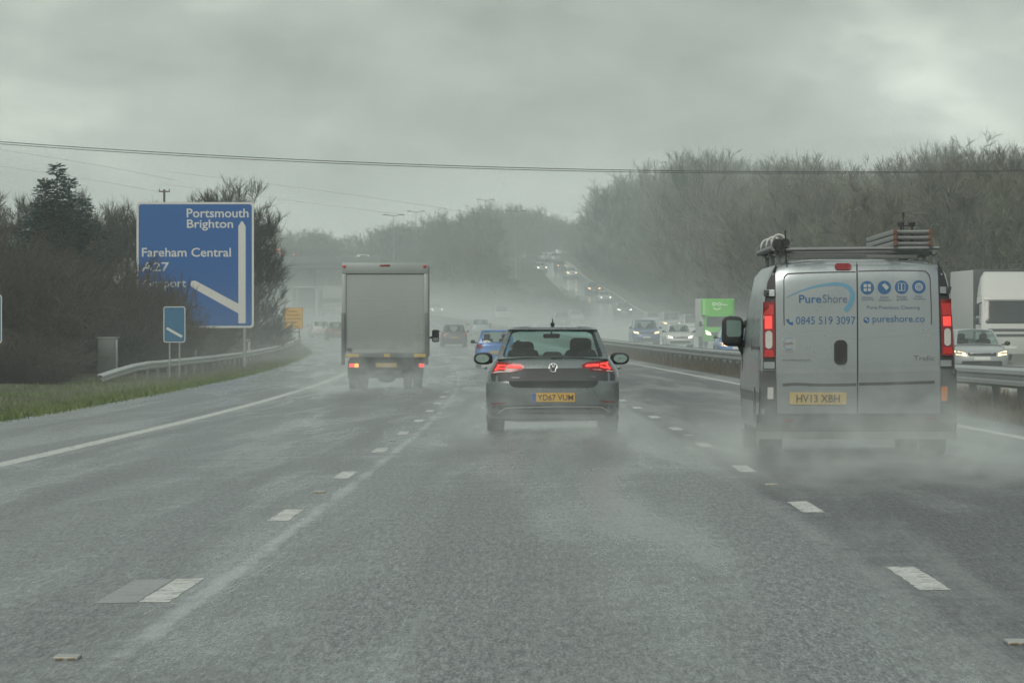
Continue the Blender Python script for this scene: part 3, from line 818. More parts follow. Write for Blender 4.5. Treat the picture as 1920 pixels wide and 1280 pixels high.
    bm = bmesh.new(); tube(bm, (-.725, .09, 1.98), (-.735, .09, 2.32), .010, .008, 6); obj('end_stop', bm, M['black_plastic'], rk)
    bm = bmesh.new(); box(bm, .10, .62, .16, .20, 2.03, 2.075, .006); box(bm, -.70, .05, .17, .20, 2.03, 2.07, .006); obj('rear_beam', bm, M['rack'], rk)
    # aerial on the roof behind the ladder
    bm = bmesh.new(); tube(bm, (.545, .95, 2.0), (.545, .95, 2.50), .008, .006, 6); tube(bm, (.545, .95, 2.48), (.545, .95, 2.53), .014, .014, 6); box(bm, .50, .59, .9, 1.0, 2.0, 2.06, .01)
    obj('aerial', bm, M['black_plastic'], root)
    place(root, 3.52, 41.5, 1)
    rot = root.rotation_euler.copy(); loc = root.location.copy()
    # ladder: a stack of three sections lying flat
    lad = thing('ladder', 'aluminium three-section ladder lying flat on the roof rack of the silver van', 'ladder', loc, rot)
    lal = mat('ladder_alu', (.30, .31, .305), .5, .5, .25, 6)
    bm = bmesh.new()
    xa, xb = V(872, 0)[0], V(1042, 0)[0]
    for k, z in enumerate((2.185, 2.245, 2.305)):
        for x in (xa, xb): box(bm, x - .014, x + .014, .05, 3.5, z - .025, z + .025, .004)
        for j in range(14):
            cr = bmesh.new(); tube(cr, (xa, .09 + j * .25, z), (xb, .09 + j * .25, z), .017, .017, 6); obj('rung', cr, lal, lad)
    obj('frame', bm, lal, lad)
    bm = bmesh.new()
    for z in (2.185, 2.245, 2.305):
        for x in (xa, xb): box(bm, x - .018, x + .018, .03, .055, z - .028, z + .028, .004)
    obj('rail_caps', bm, M['rust'], lad)
    bm = bmesh.new()
    for x in (V(918, 0)[0], V(972, 0)[0]):
        tube(bm, (x, .5, 2.12), (x, .5, 2.42), .012, .012, 6); box(bm, x - .035, x + .035, .49, .51, 2.385, 2.42, .006)
    box(bm, V(905, 0)[0], V(985, 0)[0], .485, .515, 2.37, 2.385, .004)
    cl = obj('ladder_clamp', bm, M['black_plastic'], rk)
    # bundle of black poles on the other side
    po = thing('pole_bundle', 'bundle of black and white poles strapped on the left of the van roof rack', 'poles', loc, rot)
    for (cx, cy, r, m) in ((312, 203, .056, 'black_plastic'), (345, 194, .042, 'black_plastic'), (290, 216, .030, 'rack'), (330, 226, .030, 'black_plastic')):
        x, z = V(cx, cy)
        bm = bmesh.new(); tube(bm, (x, .12, z), (x, 2.9, z), r, r, 16); tube(bm, (x, .06, z), (x, .12, z), r * 1.12, r * 1.12, 16)
        obj('pole', bm, M[m], po)
    x0, x1 = V(282, 0)[0], V(362, 0)[0]
    for y in (.35, 1.3, 2.3):
        bm = bmesh.new(); cx, cz, rx, rz = (x0 + x1) / 2, 2.20, (x1 - x0) / 2 - .012, .082
        polytube(bm, [(cx + rx * math.cos(a * PI / 10), y, cz + rz * math.sin(a * PI / 10)) for a in range(21)], .012, 6)
        obj('strap', bm, M['white_paint'], po)
    return root

# ------------------------------------------------------------------ grey box lorry in the inside lane
def build_luton():
    S = 70.8
    def T(cx, cy): return ((600 + cx / 4.4125 - 721.7) / S, (730 - 470 - cy / 4.4125) / S)
    def X(cx): return T(cx, 0)[0]
    def Z(cy): return T(0, cy)[1]
    root = thing('box_lorry', 'grey box lorry with roller shutter and tail lift indicating in the inside lane', 'lorry')
    gm = mat('box_grey', (.25, .275, .27), .5, 0, .1, 1.2, dirt=((.14, .15, .145), .4, 2.6, .5))
    lm = mat('frame_grey', (.29, .32, .315), .45, .2, .12, 1.5, dirt=((.14, .15, .145), .5, 2.2, .5))
    hw = 1.13; zt = Z(103); zb = Z(885)
    bm = bmesh.new(); box(bm, -hw, hw, .06, 4.4, zb, zt - .02, .03); obj('box_body', bm, gm, root)
    bm = bmesh.new()
    box(bm, -hw - .01, hw + .01, .0, .12, Z(192), zt, .015)
    for s in (-1, 1): box(bm, min(s * (hw - .10), s * (hw + .012)), max(s * (hw - .10), s * (hw + .012)), .0, .12, zb, Z(192) - .002, .012)
    box(bm, -hw + .105, hw - .105, .0, .12, zb, Z(822), .01)
    obj('rear_frame', bm, lm, root)
    # roller shutter of horizontal slats
    bm = bmesh.new(); n = 30; za, zc = Z(822), Z(196)
    for k in range(n):
        a = za + (zc - za) * k / n; b = za + (zc - za) * (k + 1) / n
        box(bm, -hw + .10, hw - .10, .045, .075, a + .0004, b, .003, 1)
    box(bm, -hw + .10, hw - .10, .06, .08, za, zc)
    obj('roller_shutter', bm, mat('shutter_grey', (.32, .355, .35), .5, .1, .14, .8, dirt=((.14, .15, .145), .9, 3.0, .55)), root)
    for cx, cy in ((200, 132), (868, 132)):
        bm = bmesh.new(); box(bm, X(cx) - .045, X(cx) + .045, -.03, .0, Z(cy) - .03, Z(cy) + .03, .012); obj('marker_light', bm, M['lit_red_soft'], root)
    bm = bmesh.new(); box(bm, X(495), X(580), -.02, .0, Z(127) - .015, Z(117), .008); obj('brake_light', bm, M['lens_red'], root)
    # tail lift
    bm = bmesh.new()
    for s in (-1, 1):
        box(bm, min(s * (hw - .075), s * (hw + .02)), max(s * (hw - .075), s * (hw + .02)), -.07, -.002, Z(945), Z(515), .012)
    box(bm, -hw + .06, hw - .06, -.09, -.005, Z(884), Z(842), .012)
    lift = obj('tail_lift', bm, mat('lift_grey', (.13, .14, .14), .5, .3, .2, 3), root)
    for x0, x1, m in ((215, 322, 'plate_dirty'), (778, 876, 'plate_dirty'), (530, 580, 'plate_dirty')):
        bm = bmesh.new(); box(bm, X(x0), X(x1), -.098, -.088, Z(882), Z(855), .003); obj('warning_plate', bm, M[m], lift)
    bm = bmesh.new(); box(bm, X(225), X(262), -.06, .0, Z(826), Z(806), .01); obj('shutter_lock', bm, M['black_plastic'], root)
    # chassis and lamps
    bm = bmesh.new(); box(bm, -.93, .95, .15, .55, .55, zb - .002, .03); box(bm, -.62, .62, .55, 5.4, .45, .72, .02); box(bm, -.42, .42, .2, .6, .42, .56, .03)
    obj('chassis', bm, M['black_plastic'], root)
    bm = bmesh.new(); ellipsoid(bm, (X(545), 1.0, .36), (.28, .26, .20)); tube(bm, (-.75, 1.0, .36), (.75, 1.0, .36), .07, .07, 10); obj('rear_axle', bm, M['black_plastic'], root)
    for cx in (390, 727):
        bm = bmesh.new(); box(bm, X(cx) - .035, X(cx) + .035, .3, .38, Z(1085), Z(1035), .005); obj('underrun_bracket', bm, M['black_plastic'], root)
    bm = bmesh.new(); box(bm, -.95, .97, .10, .16, Z(975), Z(890), .01); obj('lamp_bar', bm, M['black_plastic'], root)
    for x0, x1, m in ((240, 283, 'lit_red'), (818, 860, 'lit_red'), (284, 318, 'lit_amber')):
        bm = bmesh.new(); box(bm, X(x0), X(x1), .06, .10, Z(966), Z(934), .012); obj('indicator' if m == 'lit_amber' else 'taillight', bm, M[m], root)
    bm = bmesh.new(); box(bm, X(460), X(635), .085, .10, Z(965), Z(930), .004); obj('number_plate', bm, M['plate_dirty'], root)
    for s in (-1, 1):
        wheel(root, s * .97, 1.0, .34, .23); w = wheel(root, s * .70, 1.0, .34, .22); wheel(root, s * .92, 4.75, .34, .22)
        bm = bmesh.new(); box(bm, s * .84 - .16, s * .84 + .16, .58, .60, .30, .75, .004); obj('mud_flap', bm, M['rubber'], root)
    # cab (mostly hidden by the box)
    bm = bmesh.new()
    loft_z(bm, [(.35, .95, 4.3, 5.9, .1, 5, .5, 3), (.9, 1.0, 4.3, 5.95, .1, 5, .5, 3), (1.15, .98, 4.3, 5.7, .1, 5, .5, 3), (1.8, .88, 4.3, 5.0, .1, 5, .4, 3), (2.2, .82, 4.3, 4.75, .1, 5, .3, 3)])
    cab = obj('cab', bm, gm, root)
    cs = surf(bvh_of(cab), 'front'); panel('windscreen', [(-.8, 1.25), (.8, 1.25), (.72, 1.95), (-.72, 1.95)], cs, M['dark_glass'], root)
    for s in (-1, 1):
        panel('headlight', [(s * .6, .75), (s * .9, .78), (s * .9, 1.0), (s * .65, .92)], cs, M['lens_clear'], root)
        xm = 1.29 if s > 0 else 1.14
        bm = bmesh.new(); box(bm, s * xm - .10, s * xm + .10, 4.75, 4.90, 1.24, 1.58, .05, 3); tube(bm, (s * 1.22, 4.85, 1.38), (s * .90, 5.0, 1.30), .03)
        o = obj('wing_mirror', bm, M['black_plastic'], root)
        bm = bmesh.new(); box(bm, s * xm - .075, s * xm + .075, 4.742, 4.748, 1.27, 1.36, .0); obj('mirror_glass', bm, M['lens_clear'], o)
    place(root, px(721.7, 108), 108.0, 1)
    return root
# ------------------------------------------------------------------ other lorries and vans
def build_green_van():
    root = thing('delivery_van', 'bright green and white delivery van coming towards the camera behind the barrier', 'van')
    gp = mat('green_paint', (.10, .42, .05), .4, 0, .08, 2, dirt=(GRIME, .2, 1.3, .35)); wp = mat('white_box', (.5, .52, .5), .5, 0, .08, 1, dirt=(GRIME, .3, 2.2, .4))
    Ln = 6.2; hw = 1.08; z1 = 3.08
    bm = bmesh.new(); box(bm, -hw, hw, 0, Ln - 1.7, .62, z1, .05); obj('box_body', bm, wp, root)
    bm = bmesh.new()
    loft_z(bm, [(2.02, hw + .004, Ln - 1.9, Ln - 1.30, .05, 6, .25, 5), (2.45, hw + .006, Ln - 1.9, Ln - 1.42, .05, 6, .25, 5), (z1 - .05, hw + .004, Ln - 1.9, Ln - 1.6, .05, 6, .25, 5), (z1 + .012, hw - .06, Ln - 1.9, Ln - 1.75, .05, 6, .25, 5)])
    o = obj('front_board', bm, gp, root)
    f = surf(bvh_of(o), 'front')
    wht = mat('logo_white', (.75, .8, .72), .4, 0, .05)
    # smiling mark: two rings, a stalk and a curved mouth
    for cx in (.24, -.10):
        strip('logo', [(cx + .115 * math.cos(2 * PI * k / 20), 2.74 + .085 * math.sin(2 * PI * k / 20)) for k in range(21)], .045, f, wht, o, .012)
    strip('logo', [(.07 + .24 * math.cos(R(190 + 16 * k)), 2.56 + .17 * math.sin(R(195 + 15 * k))) for k in range(11)], .05, f, wht, o, .012)
    strip('logo', [(-.27, 2.70), (-.62, 2.69)], .04, f, wht, o, .012)
    bm = bmesh.new()
    loft_z(bm, [(.34, .95, Ln - 2, Ln - .05, .1, 5, .4, 3), (.55, .99, Ln - 2, Ln, .1, 5, .45, 3), (.95, .99, Ln - 2, Ln - .05, .1, 5, .5, 3), (1.14, .97, Ln - 2, Ln - .35, .1, 5, .5, 3), (1.24, .94, Ln - 2, Ln - .55, .1, 5, .45, 3), (1.9, .83, Ln - 2, Ln - 1.15, .1, 5, .35, 3), (2.04, .80, Ln - 2, Ln - 1.3, .1, 5, .3, 3)])
    cab = obj('cab', bm, gp, root); f = surf(bvh_of(cab), 'front')
    panel('windscreen', [(-.82, 1.26), (.82, 1.26), (.73, 1.93), (-.73, 1.93)], f, M['dark_glass'], root)
    panel('grille', rrect(-.5, .5, .72, .92, .04), f, M['black_plastic'], root)
    panel('number_plate', rrect(-.26, .26, .48, .59, .01), f, M['plate_white'], root, .012)
    for s in (-1, 1):
        panel('headlight', [(s * .56, .74), (s * .88, .80), (s * .90, 1.04), (s * .66, .96)], f, M['lens_clear'] if s < 0 else M['headlight_white'], root, .012)
        bm = bmesh.new(); box(bm, s * 1.16 - .09, s * 1.16 + .09, Ln - 1.15, Ln - 1.05, 1.28, 1.62, .04); tube(bm, (s * 1.1, Ln - 1.1, 1.4), (s * .9, Ln - 1.1, 1.35), .03); obj('wing_mirror', bm, M['black_plastic'], root)
        wheel(root, s * .95, Ln - .95, .34, .22); wheel(root, s * .95, 1.2, .34, .3)
    bm = bmesh.new(); box(bm, -.5, .5, .3, Ln - 1.8, .42, .615, .02); obj('chassis', bm, M['black_plastic'], root)
    place(root, px(1350, 262), 262.0, -1, Ln)
    return root

def build_white_truck():
    root = thing('box_truck', 'large white box truck with roof fairing coming towards the camera beyond the silver estate car', 'truck')
    wp = mat('truck_white', (.52, .53, .50), .45, 0, .06, 1, dirt=(GRIME, .3, 1.6, .5)); bw = mat('truck_box', (.46, .47, .45), .55, 0, .07, .8, dirt=(GRIME, .8, 3.2, .35))
    Ln = 10.0; hw = 1.24
    bm = bmesh.new(); box(bm, -hw - .02, hw + .02, 0, Ln - 2.25, 1.0, 3.95, .04); obj('box_body', bm, bw, root)
    bm = bmesh.new(); box(bm, -hw - .035, hw + .035, Ln - 2.33, Ln - 2.24, .98, 3.97, .01); obj('box_edge', bm, M['grey_plastic'], root)
    bm = bmesh.new()
    loft_z(bm, [(.38, hw - .04, Ln - 1.9, Ln - .04, .1, 6, .3, 4), (.55, hw, Ln - 1.9, Ln, .1, 6, .3, 4), (1.5, hw, Ln - 1.9, Ln - .02, .1, 6, .3, 4), (1.75, hw - .01, Ln - 1.9, Ln - .05, .1, 6, .3, 4), (2.75, hw - .06, Ln - 1.9, Ln - .32, .1, 6, .3, 4), (2.86, hw - .10, Ln - 1.9, Ln - .42, .1, 6, .3, 4)])
    cab = obj('cab', bm, wp, root); f = surf(bvh_of(cab), 'front')
    bm = bmesh.new()
    loft_z(bm, [(2.84, hw - .08, Ln - 1.9, Ln - .50, .05, 6, .35, 3), (3.2, hw - .12, Ln - 1.9, Ln - .75, .05, 6, .4, 3), (3.6, hw - .20, Ln - 1.9, Ln - 1.15, .05, 6, .45, 2.6), (3.86, hw - .36, Ln - 1.9, Ln - 1.55, .05, 6, .3, 2.6)])
    obj('roof_fairing', bm, wp, root)
    panel('windscreen', rrect(-1.06, 1.06, 1.66, 2.62, .10), f, M['dark_glass'], root, .01)
    panel('sun_visor', rrect(-1.1, 1.1, 2.66, 2.76, .03), f, wp, root, .05, .04)
    for k, z in enumerate((1.38, 1.16)): panel('grille', rrect(-.95, .95, z - .06, z + .06, .02), f, M['grey_plastic'], root, .01)
    panel('number_plate', rrect(-.26, .26, .60, .71, .01), f, M['plate_white'], root, .012)
    for s in (-1, 1):
        panel('headlight', rrect(s * .88 - .17, s * .88 + .17, .62, .84, .04), f, M['lens_clear'], root, .012)
        bm = bmesh.new(); box(bm, s * 1.40 - .10, s * 1.40 + .10, Ln - .35, Ln - .22, 1.98, 2.50, .04); box(bm, s * 1.40 - .09, s * 1.40 + .09, Ln - .35, Ln - .22, 1.62, 1.90, .04); tube(bm, (s * 1.36, Ln - .3, 2.48), (s * 1.14, Ln - .45, 2.56), .025); tube(bm, (s * 1.36, Ln - .3, 1.66), (s * 1.14, Ln - .45, 1.6), .025)
        obj('wing_mirror', bm, M['black_plastic'], root)
        wheel(root, s * 1.18, Ln - 1.15, .48, .28); wheel(root, s * 1.18, 1.9, .48, .5)
        panel('side_window', [(Ln - 1.5, 1.75), (Ln - .45, 1.7), (Ln - .6, 2.5), (Ln - 1.5, 2.5)], surf(bvh_of(cab), 'right' if s > 0 else 'left'), M['dark_glass'], root)
    bm = bmesh.new(); box(bm, -.6, .6, .4, Ln - 1.9, .6, .985, .02); box(bm, -1.15, 1.15, 2.6, 6.2, .55, .95, .03); obj('chassis', bm, M['black_plastic'], root)
    place(root, px(1895, 172), 172.0, -1, Ln)
    return root

def build_trailer(name, label, X, d, rear_col, h=4.1):
    root = thing(name, label, 'lorry', group='lorries going under the bridge')
    mt = mat('trailer_' + name, rear_col, .5, 0, .1, .8, dirt=(GRIME, .8, 3.5, .4)); ed = mat('edge_' + name, (.5, .51, .49), .4, .1, .08, 1)
    bm = bmesh.new(); box(bm, -1.25, 1.25, .06, 13.0, 1.05, h - .08, .03); obj('box_body', bm, mt, root)
    bm = bmesh.new()
    box(bm, -1.28, 1.28, 0, 13.0, h - .12, h, .04)
    for s in (-1, 1): box(bm, min(s * 1.18, s * 1.275), max(s * 1.18, s * 1.275), 0, .08, 1.0, h - .122, .01)
    obj('frame', bm, ed, root)
    bm = bmesh.new(); box(bm, -1.17, 1.17, .02, .05, 1.9, 2.5, .01) ; obj('marking_band', bm, M['grey_plastic'], root)
    bm = bmesh.new(); box(bm, -1.2, 1.2, .1, .2, .5, .72, .02); box(bm, -.5, .5, .3, 12.5, .75, 1.04, .02); obj('chassis', bm, M['black_plastic'], root)
    for s in (-1, 1):
        bm = bmesh.new(); box(bm, s * .95 - .18, s * .95 + .18, .05, .1, .76, .9, .01); obj('taillight', bm, M['lit_red_soft'], root)
        for y in (1.6, 2.9, 4.2): wheel(root, s * 1.2, y, .5, .36)
    bm = bmesh.new(); box(bm, -1.22, 1.22, 13.6, 15.4, .5, 3.3, .15); cab = obj('cab', bm, mt, root)
    for s in (-1, 1): wheel(root, s * 1.2, 14.6, .5, .3)
    place(root, X, d, 1)
    return root

def build_works_lorry(d, X, zdeck):
    root = thing('works_lorry', 'dark works lorry with lit amber beacons standing on the overbridge behind the tree', 'lorry')
    dk = mat('works_dark', (.045, .05, .052), .5, 0, .2, 1)
    bm = bmesh.new(); box(bm, -2.6, 2.9, -1.2, 1.2, 1.0, 3.9, .05); obj('box_body', bm, dk, root)
    bm = bmesh.new(); box(bm, -5.0, -2.75, -1.15, 1.15, .55, 2.9, .15); obj('cab', bm, dk, root)
    bm = bmesh.new(); box(bm, -4.7, 2.8, -.5, .5, .6, .98, .02); obj('chassis', bm, M['black_plastic'], root)
    for (x, z, r) in ((-2.9, 3.2, .20), (-2.2, 3.25, .24), (-1.75, 2.3, .20), (-.6, 2.0, .13), (1.8, 1.95, .13)):
        bm = bmesh.new(); ellipsoid(bm, (x, -1.24, z), (r, .10, r * .8)); obj('beacon', bm, M['lit_beacon'], root)
    for x in (-3.9, .4, 1.7):
        for s in (-1, 1):
            bm = bmesh.new(); t = bmesh.new(); lathe_x(t, [(-.15, .3), (-.15, .48), (.15, .48), (.15, .3)], 18); merge(bm, t, Matrix.Translation((x, s * 1.0, .5)) @ Matrix.Rotation(PI / 2, 4, 'Z')); obj('wheel', bm, M['rubber'], root)
    root.location = (X, d, zdeck)
    return root

def build_traffic():
    P = lambda n, c, g=.45: paint(n, c, .2, .36, g)
    blue, lblue = P('blue_paint', (.055, .16, .40), .25), P('light_blue_paint', (.30, .42, .48))
    dark, red, white, silver, green = P('dark_paint', (.05, .05, .055)), P('dark_red_paint', (.10, .03, .03)), P('white_paint', (.55, .56, .55)), P('silver_car_paint', (.34, .36, .36)), P('navy_paint', (.05, .11, .24))
    # our side, seen from behind
    o = make_car('small_car', 'small blue hatchback with unlit tail lights half hidden behind the dark hatchback', 'car', 'small', blue, tail='lens_red'); place(o, -.62, 163, 1)
    o = make_car('hatchback', 'dark hatchback with faint red tail lights between the box lorry and the blue car', 'car', 'hatch', dark, lit_rear=True); place(o, px(852, 272), 272, 1)
    o = make_car('hatchback', 'pale blue hatchback in the outer lane just above the blue car', 'car', 'hatch', lblue, lit_rear=True); place(o, px(901, 340), 340, 1)
    o = make_car('hatchback', 'white hatchback with faint tail lights in the exit lane beside the yellow sign', 'car', 'hatch', white, lit_rear=True); place(o, px(602, 352), 352, 1, yaw=.05)
    o = make_car('hatchback', 'dark red car partly hidden by the left edge of the box lorry', 'car', 'hatch', red, lit_rear=True); place(o, px(633, 330), 330, 1, yaw=.05)
    build_trailer('articulated_lorry', 'grey white-topped lorry next to the tree branches, nearer the hard shoulder', -27.6, 548, (.12, .125, .13))
    build_trailer('articulated_lorry', 'white lorry with pale back half hidden behind the box lorry', -24.3, 552, (.36, .375, .37))
    # coming towards us on the far carriageway
    g = 'oncoming cars beyond the central barrier'
    z0 = lambda D: zm(D) + cross(8)
    def onc(name, label, style, pm, x, d, lamp='headlight_warm', lights='front', z=None, cat='car', grp=g, **k):
        o = make_car(name, label, cat, style, pm, grp, lights, lamp, **k)
        place(o, px(x, d), d, -1, STY[style]['Ln'], zf=z or z0); return o
    onc('estate_car', 'silver estate car with lit headlights between the silver van and the white truck', 'estate', silver, 1842, 130)
    onc('hatchback', 'blue car with one lit headlight showing beneath the wing mirror of the silver van', 'hatch', blue, 1384, 190)
    onc('hatchback', 'white hatchback with lit headlights left of the green delivery van', 'hatch', white, 1276, 255, 'headlight_white')
    onc('suv', 'navy blue car with lit headlights left of the white hatchback', 'suv', green, 1213, 275)
    onc('estate_car', 'small silver car with two lit headlights right behind the white hatchback and the navy car', 'mpv', silver, 1262, 372)
    onc('people_carrier', 'small white people carrier peeping out between the white hatchback and the green van', 'mpv', white, 1303, 335, 'headlight_white', 'off')
    onc('hatchback', 'faint grey car with lights off whose roof shows just above the navy blue car', 'hatch', silver, 1227, 420, lights='off')
    onc('people_carrier', 'pale silver people carrier with lights off beyond the barrier above the light blue hatchback', 'mpv', white, 943, 480, lights='off')
    onc('hatchback', 'white car with bright headlights just right of the top half of the box lorry', 'suv', white, 820, 560, 'headlight_white')
    onc('hatchback', 'faint dark car roof just above the roof of the dark hatchback ahead', 'hatch', dark, 1056, 425, lights='off')
    onc('hatchback', 'faint grey car roof above and right of the aerial of the dark hatchback', 'hatch', silver, 1082, 452, lights='off')
    gh = 'oncoming cars coming down the hill road'
    for (style, pm, x, d, lamp, lab) in (
        ('suv', dark, 1172, 490, 'headlight_white', 'dark car with white headlights lowest of the cars on the hill road'),
        ('hatch', silver, 1136, 545, 'headlight_white', 'grey car with white headlights second from the bottom of the hill road'),
        ('suv', dark, 1115, 577, 'headlight_warm', 'dark car with yellow headlights third from the bottom of the hill road'),
        ('mpv', white, 1073, 690, 'headlight_warm', 'white people carrier with a yellow headlight halfway up the hill road'),
        ('hatch', dark, 1053, 740, 'headlight_warm', 'dark car with yellow headlights near the top of the hill road on the right'),
        ('suv', silver, 1017, 722, 'headlight_white', 'silver car with bright headlights near the top of the hill road on the left'),
        ('mpv', silver, 1023, 800, None, 'faint grey people carrier without lights at the very top left of the hill road'),
        ('suv', silver, 1043, 792, None, 'faint grey car without lights at the crest of the hill road, right of another')):
        onc('hatchback' if style == 'hatch' else ('people_carrier' if style == 'mpv' else 'suv'), lab, style, pm, x, d, lamp or 'headlight_warm', 'front' if lamp else 'off', z=zh, grp=gh)
# ------------------------------------------------------------------ ground and roads
def cols(d):
    l = L(d); a = l + e0(d)
    c = [(a - o, left_z(o, d)) for o in (430, 300, 200, 140, 100, 75, 55, 42, 32, 25, 19, 14, 10, 7, 5, 3, 1.5, .6, .15)]
    c += [(a + .2, zm(d) + cross(-8) - .10)]
    c += [(l + o, zm(d) + cross(o) - .10) for o in (-4, 0, 4, E1 - .25)]
    c += [(l + E1 + .05, zm(d) + cross(E1) + .02), (l + BAR, zm(d) + cross(E1) + .03), (l + E2 - .05, zm(d) + cross(E1) + .02), (l + E2 + .25, zm(d) + cross(E1) - .10)]
    c += [(l + 17, zm(d) + cross(9) - .10), (l + E3 - .2, zm(d) + cross(9) - .10)]
    h0, h1 = max(hl(d), l + E3 + .1), max(hr(d), l + E3 + .25)
    sep = h0 - (l + E3)
    if sep > .6:
        c.append((l + E3 + .05, zm(d) + cross(9) + .01))
    else:
        c.append((l + E3 - .1, zm(d) + cross(9) - .10))
    for f in (.2, .4, .6, .8):
        X = l + E3 + sep * f
        c.append((X, ground(X, d) - (.1 if sep < .6 else 0)))
    c += [(h0 - .04, zh(d) + (.0 if sep > .6 else -.1)), (h0 + .25, zh(d) - .10), (h1 - .2, zh(d) - .10)]
    c += [(h1 + o, right_z(o, d)) for o in (.05, 1, 2.5, 5, 8, 12, 17, 23, 30, 40, 55, 80, 120, 180, 260, 400)]
    return c

def build_ground():
    V = []; F = []
    ds = list(np.arange(-45, 120, 5)) + list(np.arange(120, 900, 6)) + list(np.arange(900, 1381, 20))
    rnd = random.Random(3); n = None
    for d in ds:
        c = cols(float(d)); n = len(c)
        for k, (X, z) in enumerate(c):
            j = rnd.uniform(-.06, .06) if (k < 15 or k > n - 14) else 0
            V.append((X, float(d), z + j))
    for i in range(len(ds) - 1):
        for k in range(n - 1):
            F.append((i * n + k, i * n + k + 1, (i + 1) * n + k + 1, (i + 1) * n + k))
    m, t, b = new_mat('verge_soil')
    tc = t.node('ShaderNodeTexCoord').outputs['Object']
    n1 = t.noise(tc, .35, 6, .65); n2 = t.noise(tc, 5, 5, .7)
    c = t.ramp(t.m('MULTIPLY_ADD', n2, .5, t.m('MULTIPLY', n1, .5)), [(.32, (.030, .026, .018)), (.5, (.058, .052, .030)), (.66, (.060, .075, .026)), (.8, (.09, .085, .05))])
    t.l.new(c, b.inputs['Base Color']); b.inputs['Roughness'].default_value = .9
    bn = t.node('ShaderNodeBump'); bn.inputs['Strength'].default_value = .7; bn.inputs['Distance'].default_value = .08
    t.l.new(n2, bn.inputs['Height']); t.l.new(bn.outputs[0], b.inputs['Normal'])
    o = rawmesh('ground', V, F, m, smooth=True); o['kind'] = 'structure'

def road_material(name, wet_seams, tint=1.0, gloss=0.0):
    """wet tarmac: coarse stone, water film lying in sheets along the wheel tracks, foam on the seams"""
    m, t, b = new_mat(name)
    uv = t.node('ShaderNodeUVMap', uv_map='lane').outputs[0]
    sp = t.node('ShaderNodeSeparateXYZ'); t.l.new(uv, sp.inputs[0]); u = sp.outputs['X']
    g1 = t.noise(t.mapv(uv, (1, .13, 1)), 85, 3, .7)           # stone
    g2 = t.noise(t.mapv(uv, (1, .09, 1)), 34, 4, .7)          # blotches of binder
    sheet = t.noise(t.mapv(uv, (.9, .055, 1)), 1.0, 6, .62, .4)   # water sheets drawn out by the wind and the wheels
    cross_ = t.noise(t.mapv(uv, (.25, 1.1, 1)), 1.0, 5, .7, .5)   # ripples across the lane
    film = t.ss(t.m('MULTIPLY_ADD', sheet, .88, t.m('MULTIPLY', cross_, .18)), .46, .68)
    wt = t.m('SINE', t.m('MULTIPLY', u, 2 * PI / 1.83))
    film = t.m('ADD', film, t.m('MULTIPLY', wt, .12), clamp=True)
    foam = None
    for (u0, w, s) in wet_seams:
        j = t.m('MULTIPLY_ADD', t.noise(t.mapv(uv, (2, .5, 1)), 1.0, 4, .7), .16, -.08)
        a = t.m('ABSOLUTE', t.m('SUBTRACT', t.m('ADD', u, j), u0))
        f = t.m('MULTIPLY', t.ss(a, w, w * .25), s)
        f = t.m('MULTIPLY', f, t.ss(t.noise(t.mapv(uv, (1, .30, 1)), 1.2, 5, .75), .38, .58))
        foam = f if foam is None else t.m('MAXIMUM', foam, f)
    grain = t.m('MULTIPLY_ADD', g1, .6, t.m('MULTIPLY', g2, .5))
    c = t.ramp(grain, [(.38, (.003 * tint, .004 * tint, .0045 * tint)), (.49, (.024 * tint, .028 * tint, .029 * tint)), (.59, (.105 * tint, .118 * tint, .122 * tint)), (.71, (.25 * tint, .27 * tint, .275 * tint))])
    c = t.mix(t.m('MULTIPLY', film, .38), c, (.13, .147, .15) if gloss < .1 else (.30, .32, .32))  # far roads take a paler film, reflected sky painted into the colour
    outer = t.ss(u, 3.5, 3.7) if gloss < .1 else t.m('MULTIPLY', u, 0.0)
    lane = t.m('MULTIPLY_ADD', outer, -.55, 1.0)          # the outer lane was laid with a darker stone
    wear = t.ss(t.noise(t.mapv(uv, (1.1, .03, 1)), 1.0, 4, .6), .35, .65)
    lane = t.m('MULTIPLY', lane, t.m('MULTIPLY_ADD', wear, .5, .75))
    dk = t.node('ShaderNodeMix', data_type='RGBA', blend_type='MULTIPLY'); dk.inputs[0].default_value = 1.0
    t.l.new(c, dk.inputs[6]); t.l.new(lane, dk.inputs[7]); c = dk.outputs[2]

    c = t.mix(t.m('MULTIPLY', foam, .52), c, (.42, .45, .45))
    t.l.new(c, b.inputs['Base Color'])
    rg = t.m('MULTIPLY_ADD', grain, -.40, .64 - gloss)
    rg = t.m('SUBTRACT', rg, t.m('MULTIPLY', film, .16), clamp=True)
    rg = t.m('ADD', rg, t.m('MULTIPLY', outer, .12 if gloss < .1 else 0.0), clamp=True)
    t.l.new(rg, b.inputs['Roughness'])
    b.inputs['Specular IOR Level'].default_value = .5
    bn = t.node('ShaderNodeBump'); bn.inputs['Strength'].default_value = .42; bn.inputs['Distance'].default_value = .012
    t.l.new(t.m('MULTIPLY', grain, t.m('MULTIPLY_ADD', film, -.55, 1.0)), bn.inputs['Height']); t.l.new(bn.outputs[0], b.inputs['Normal'])
    return m

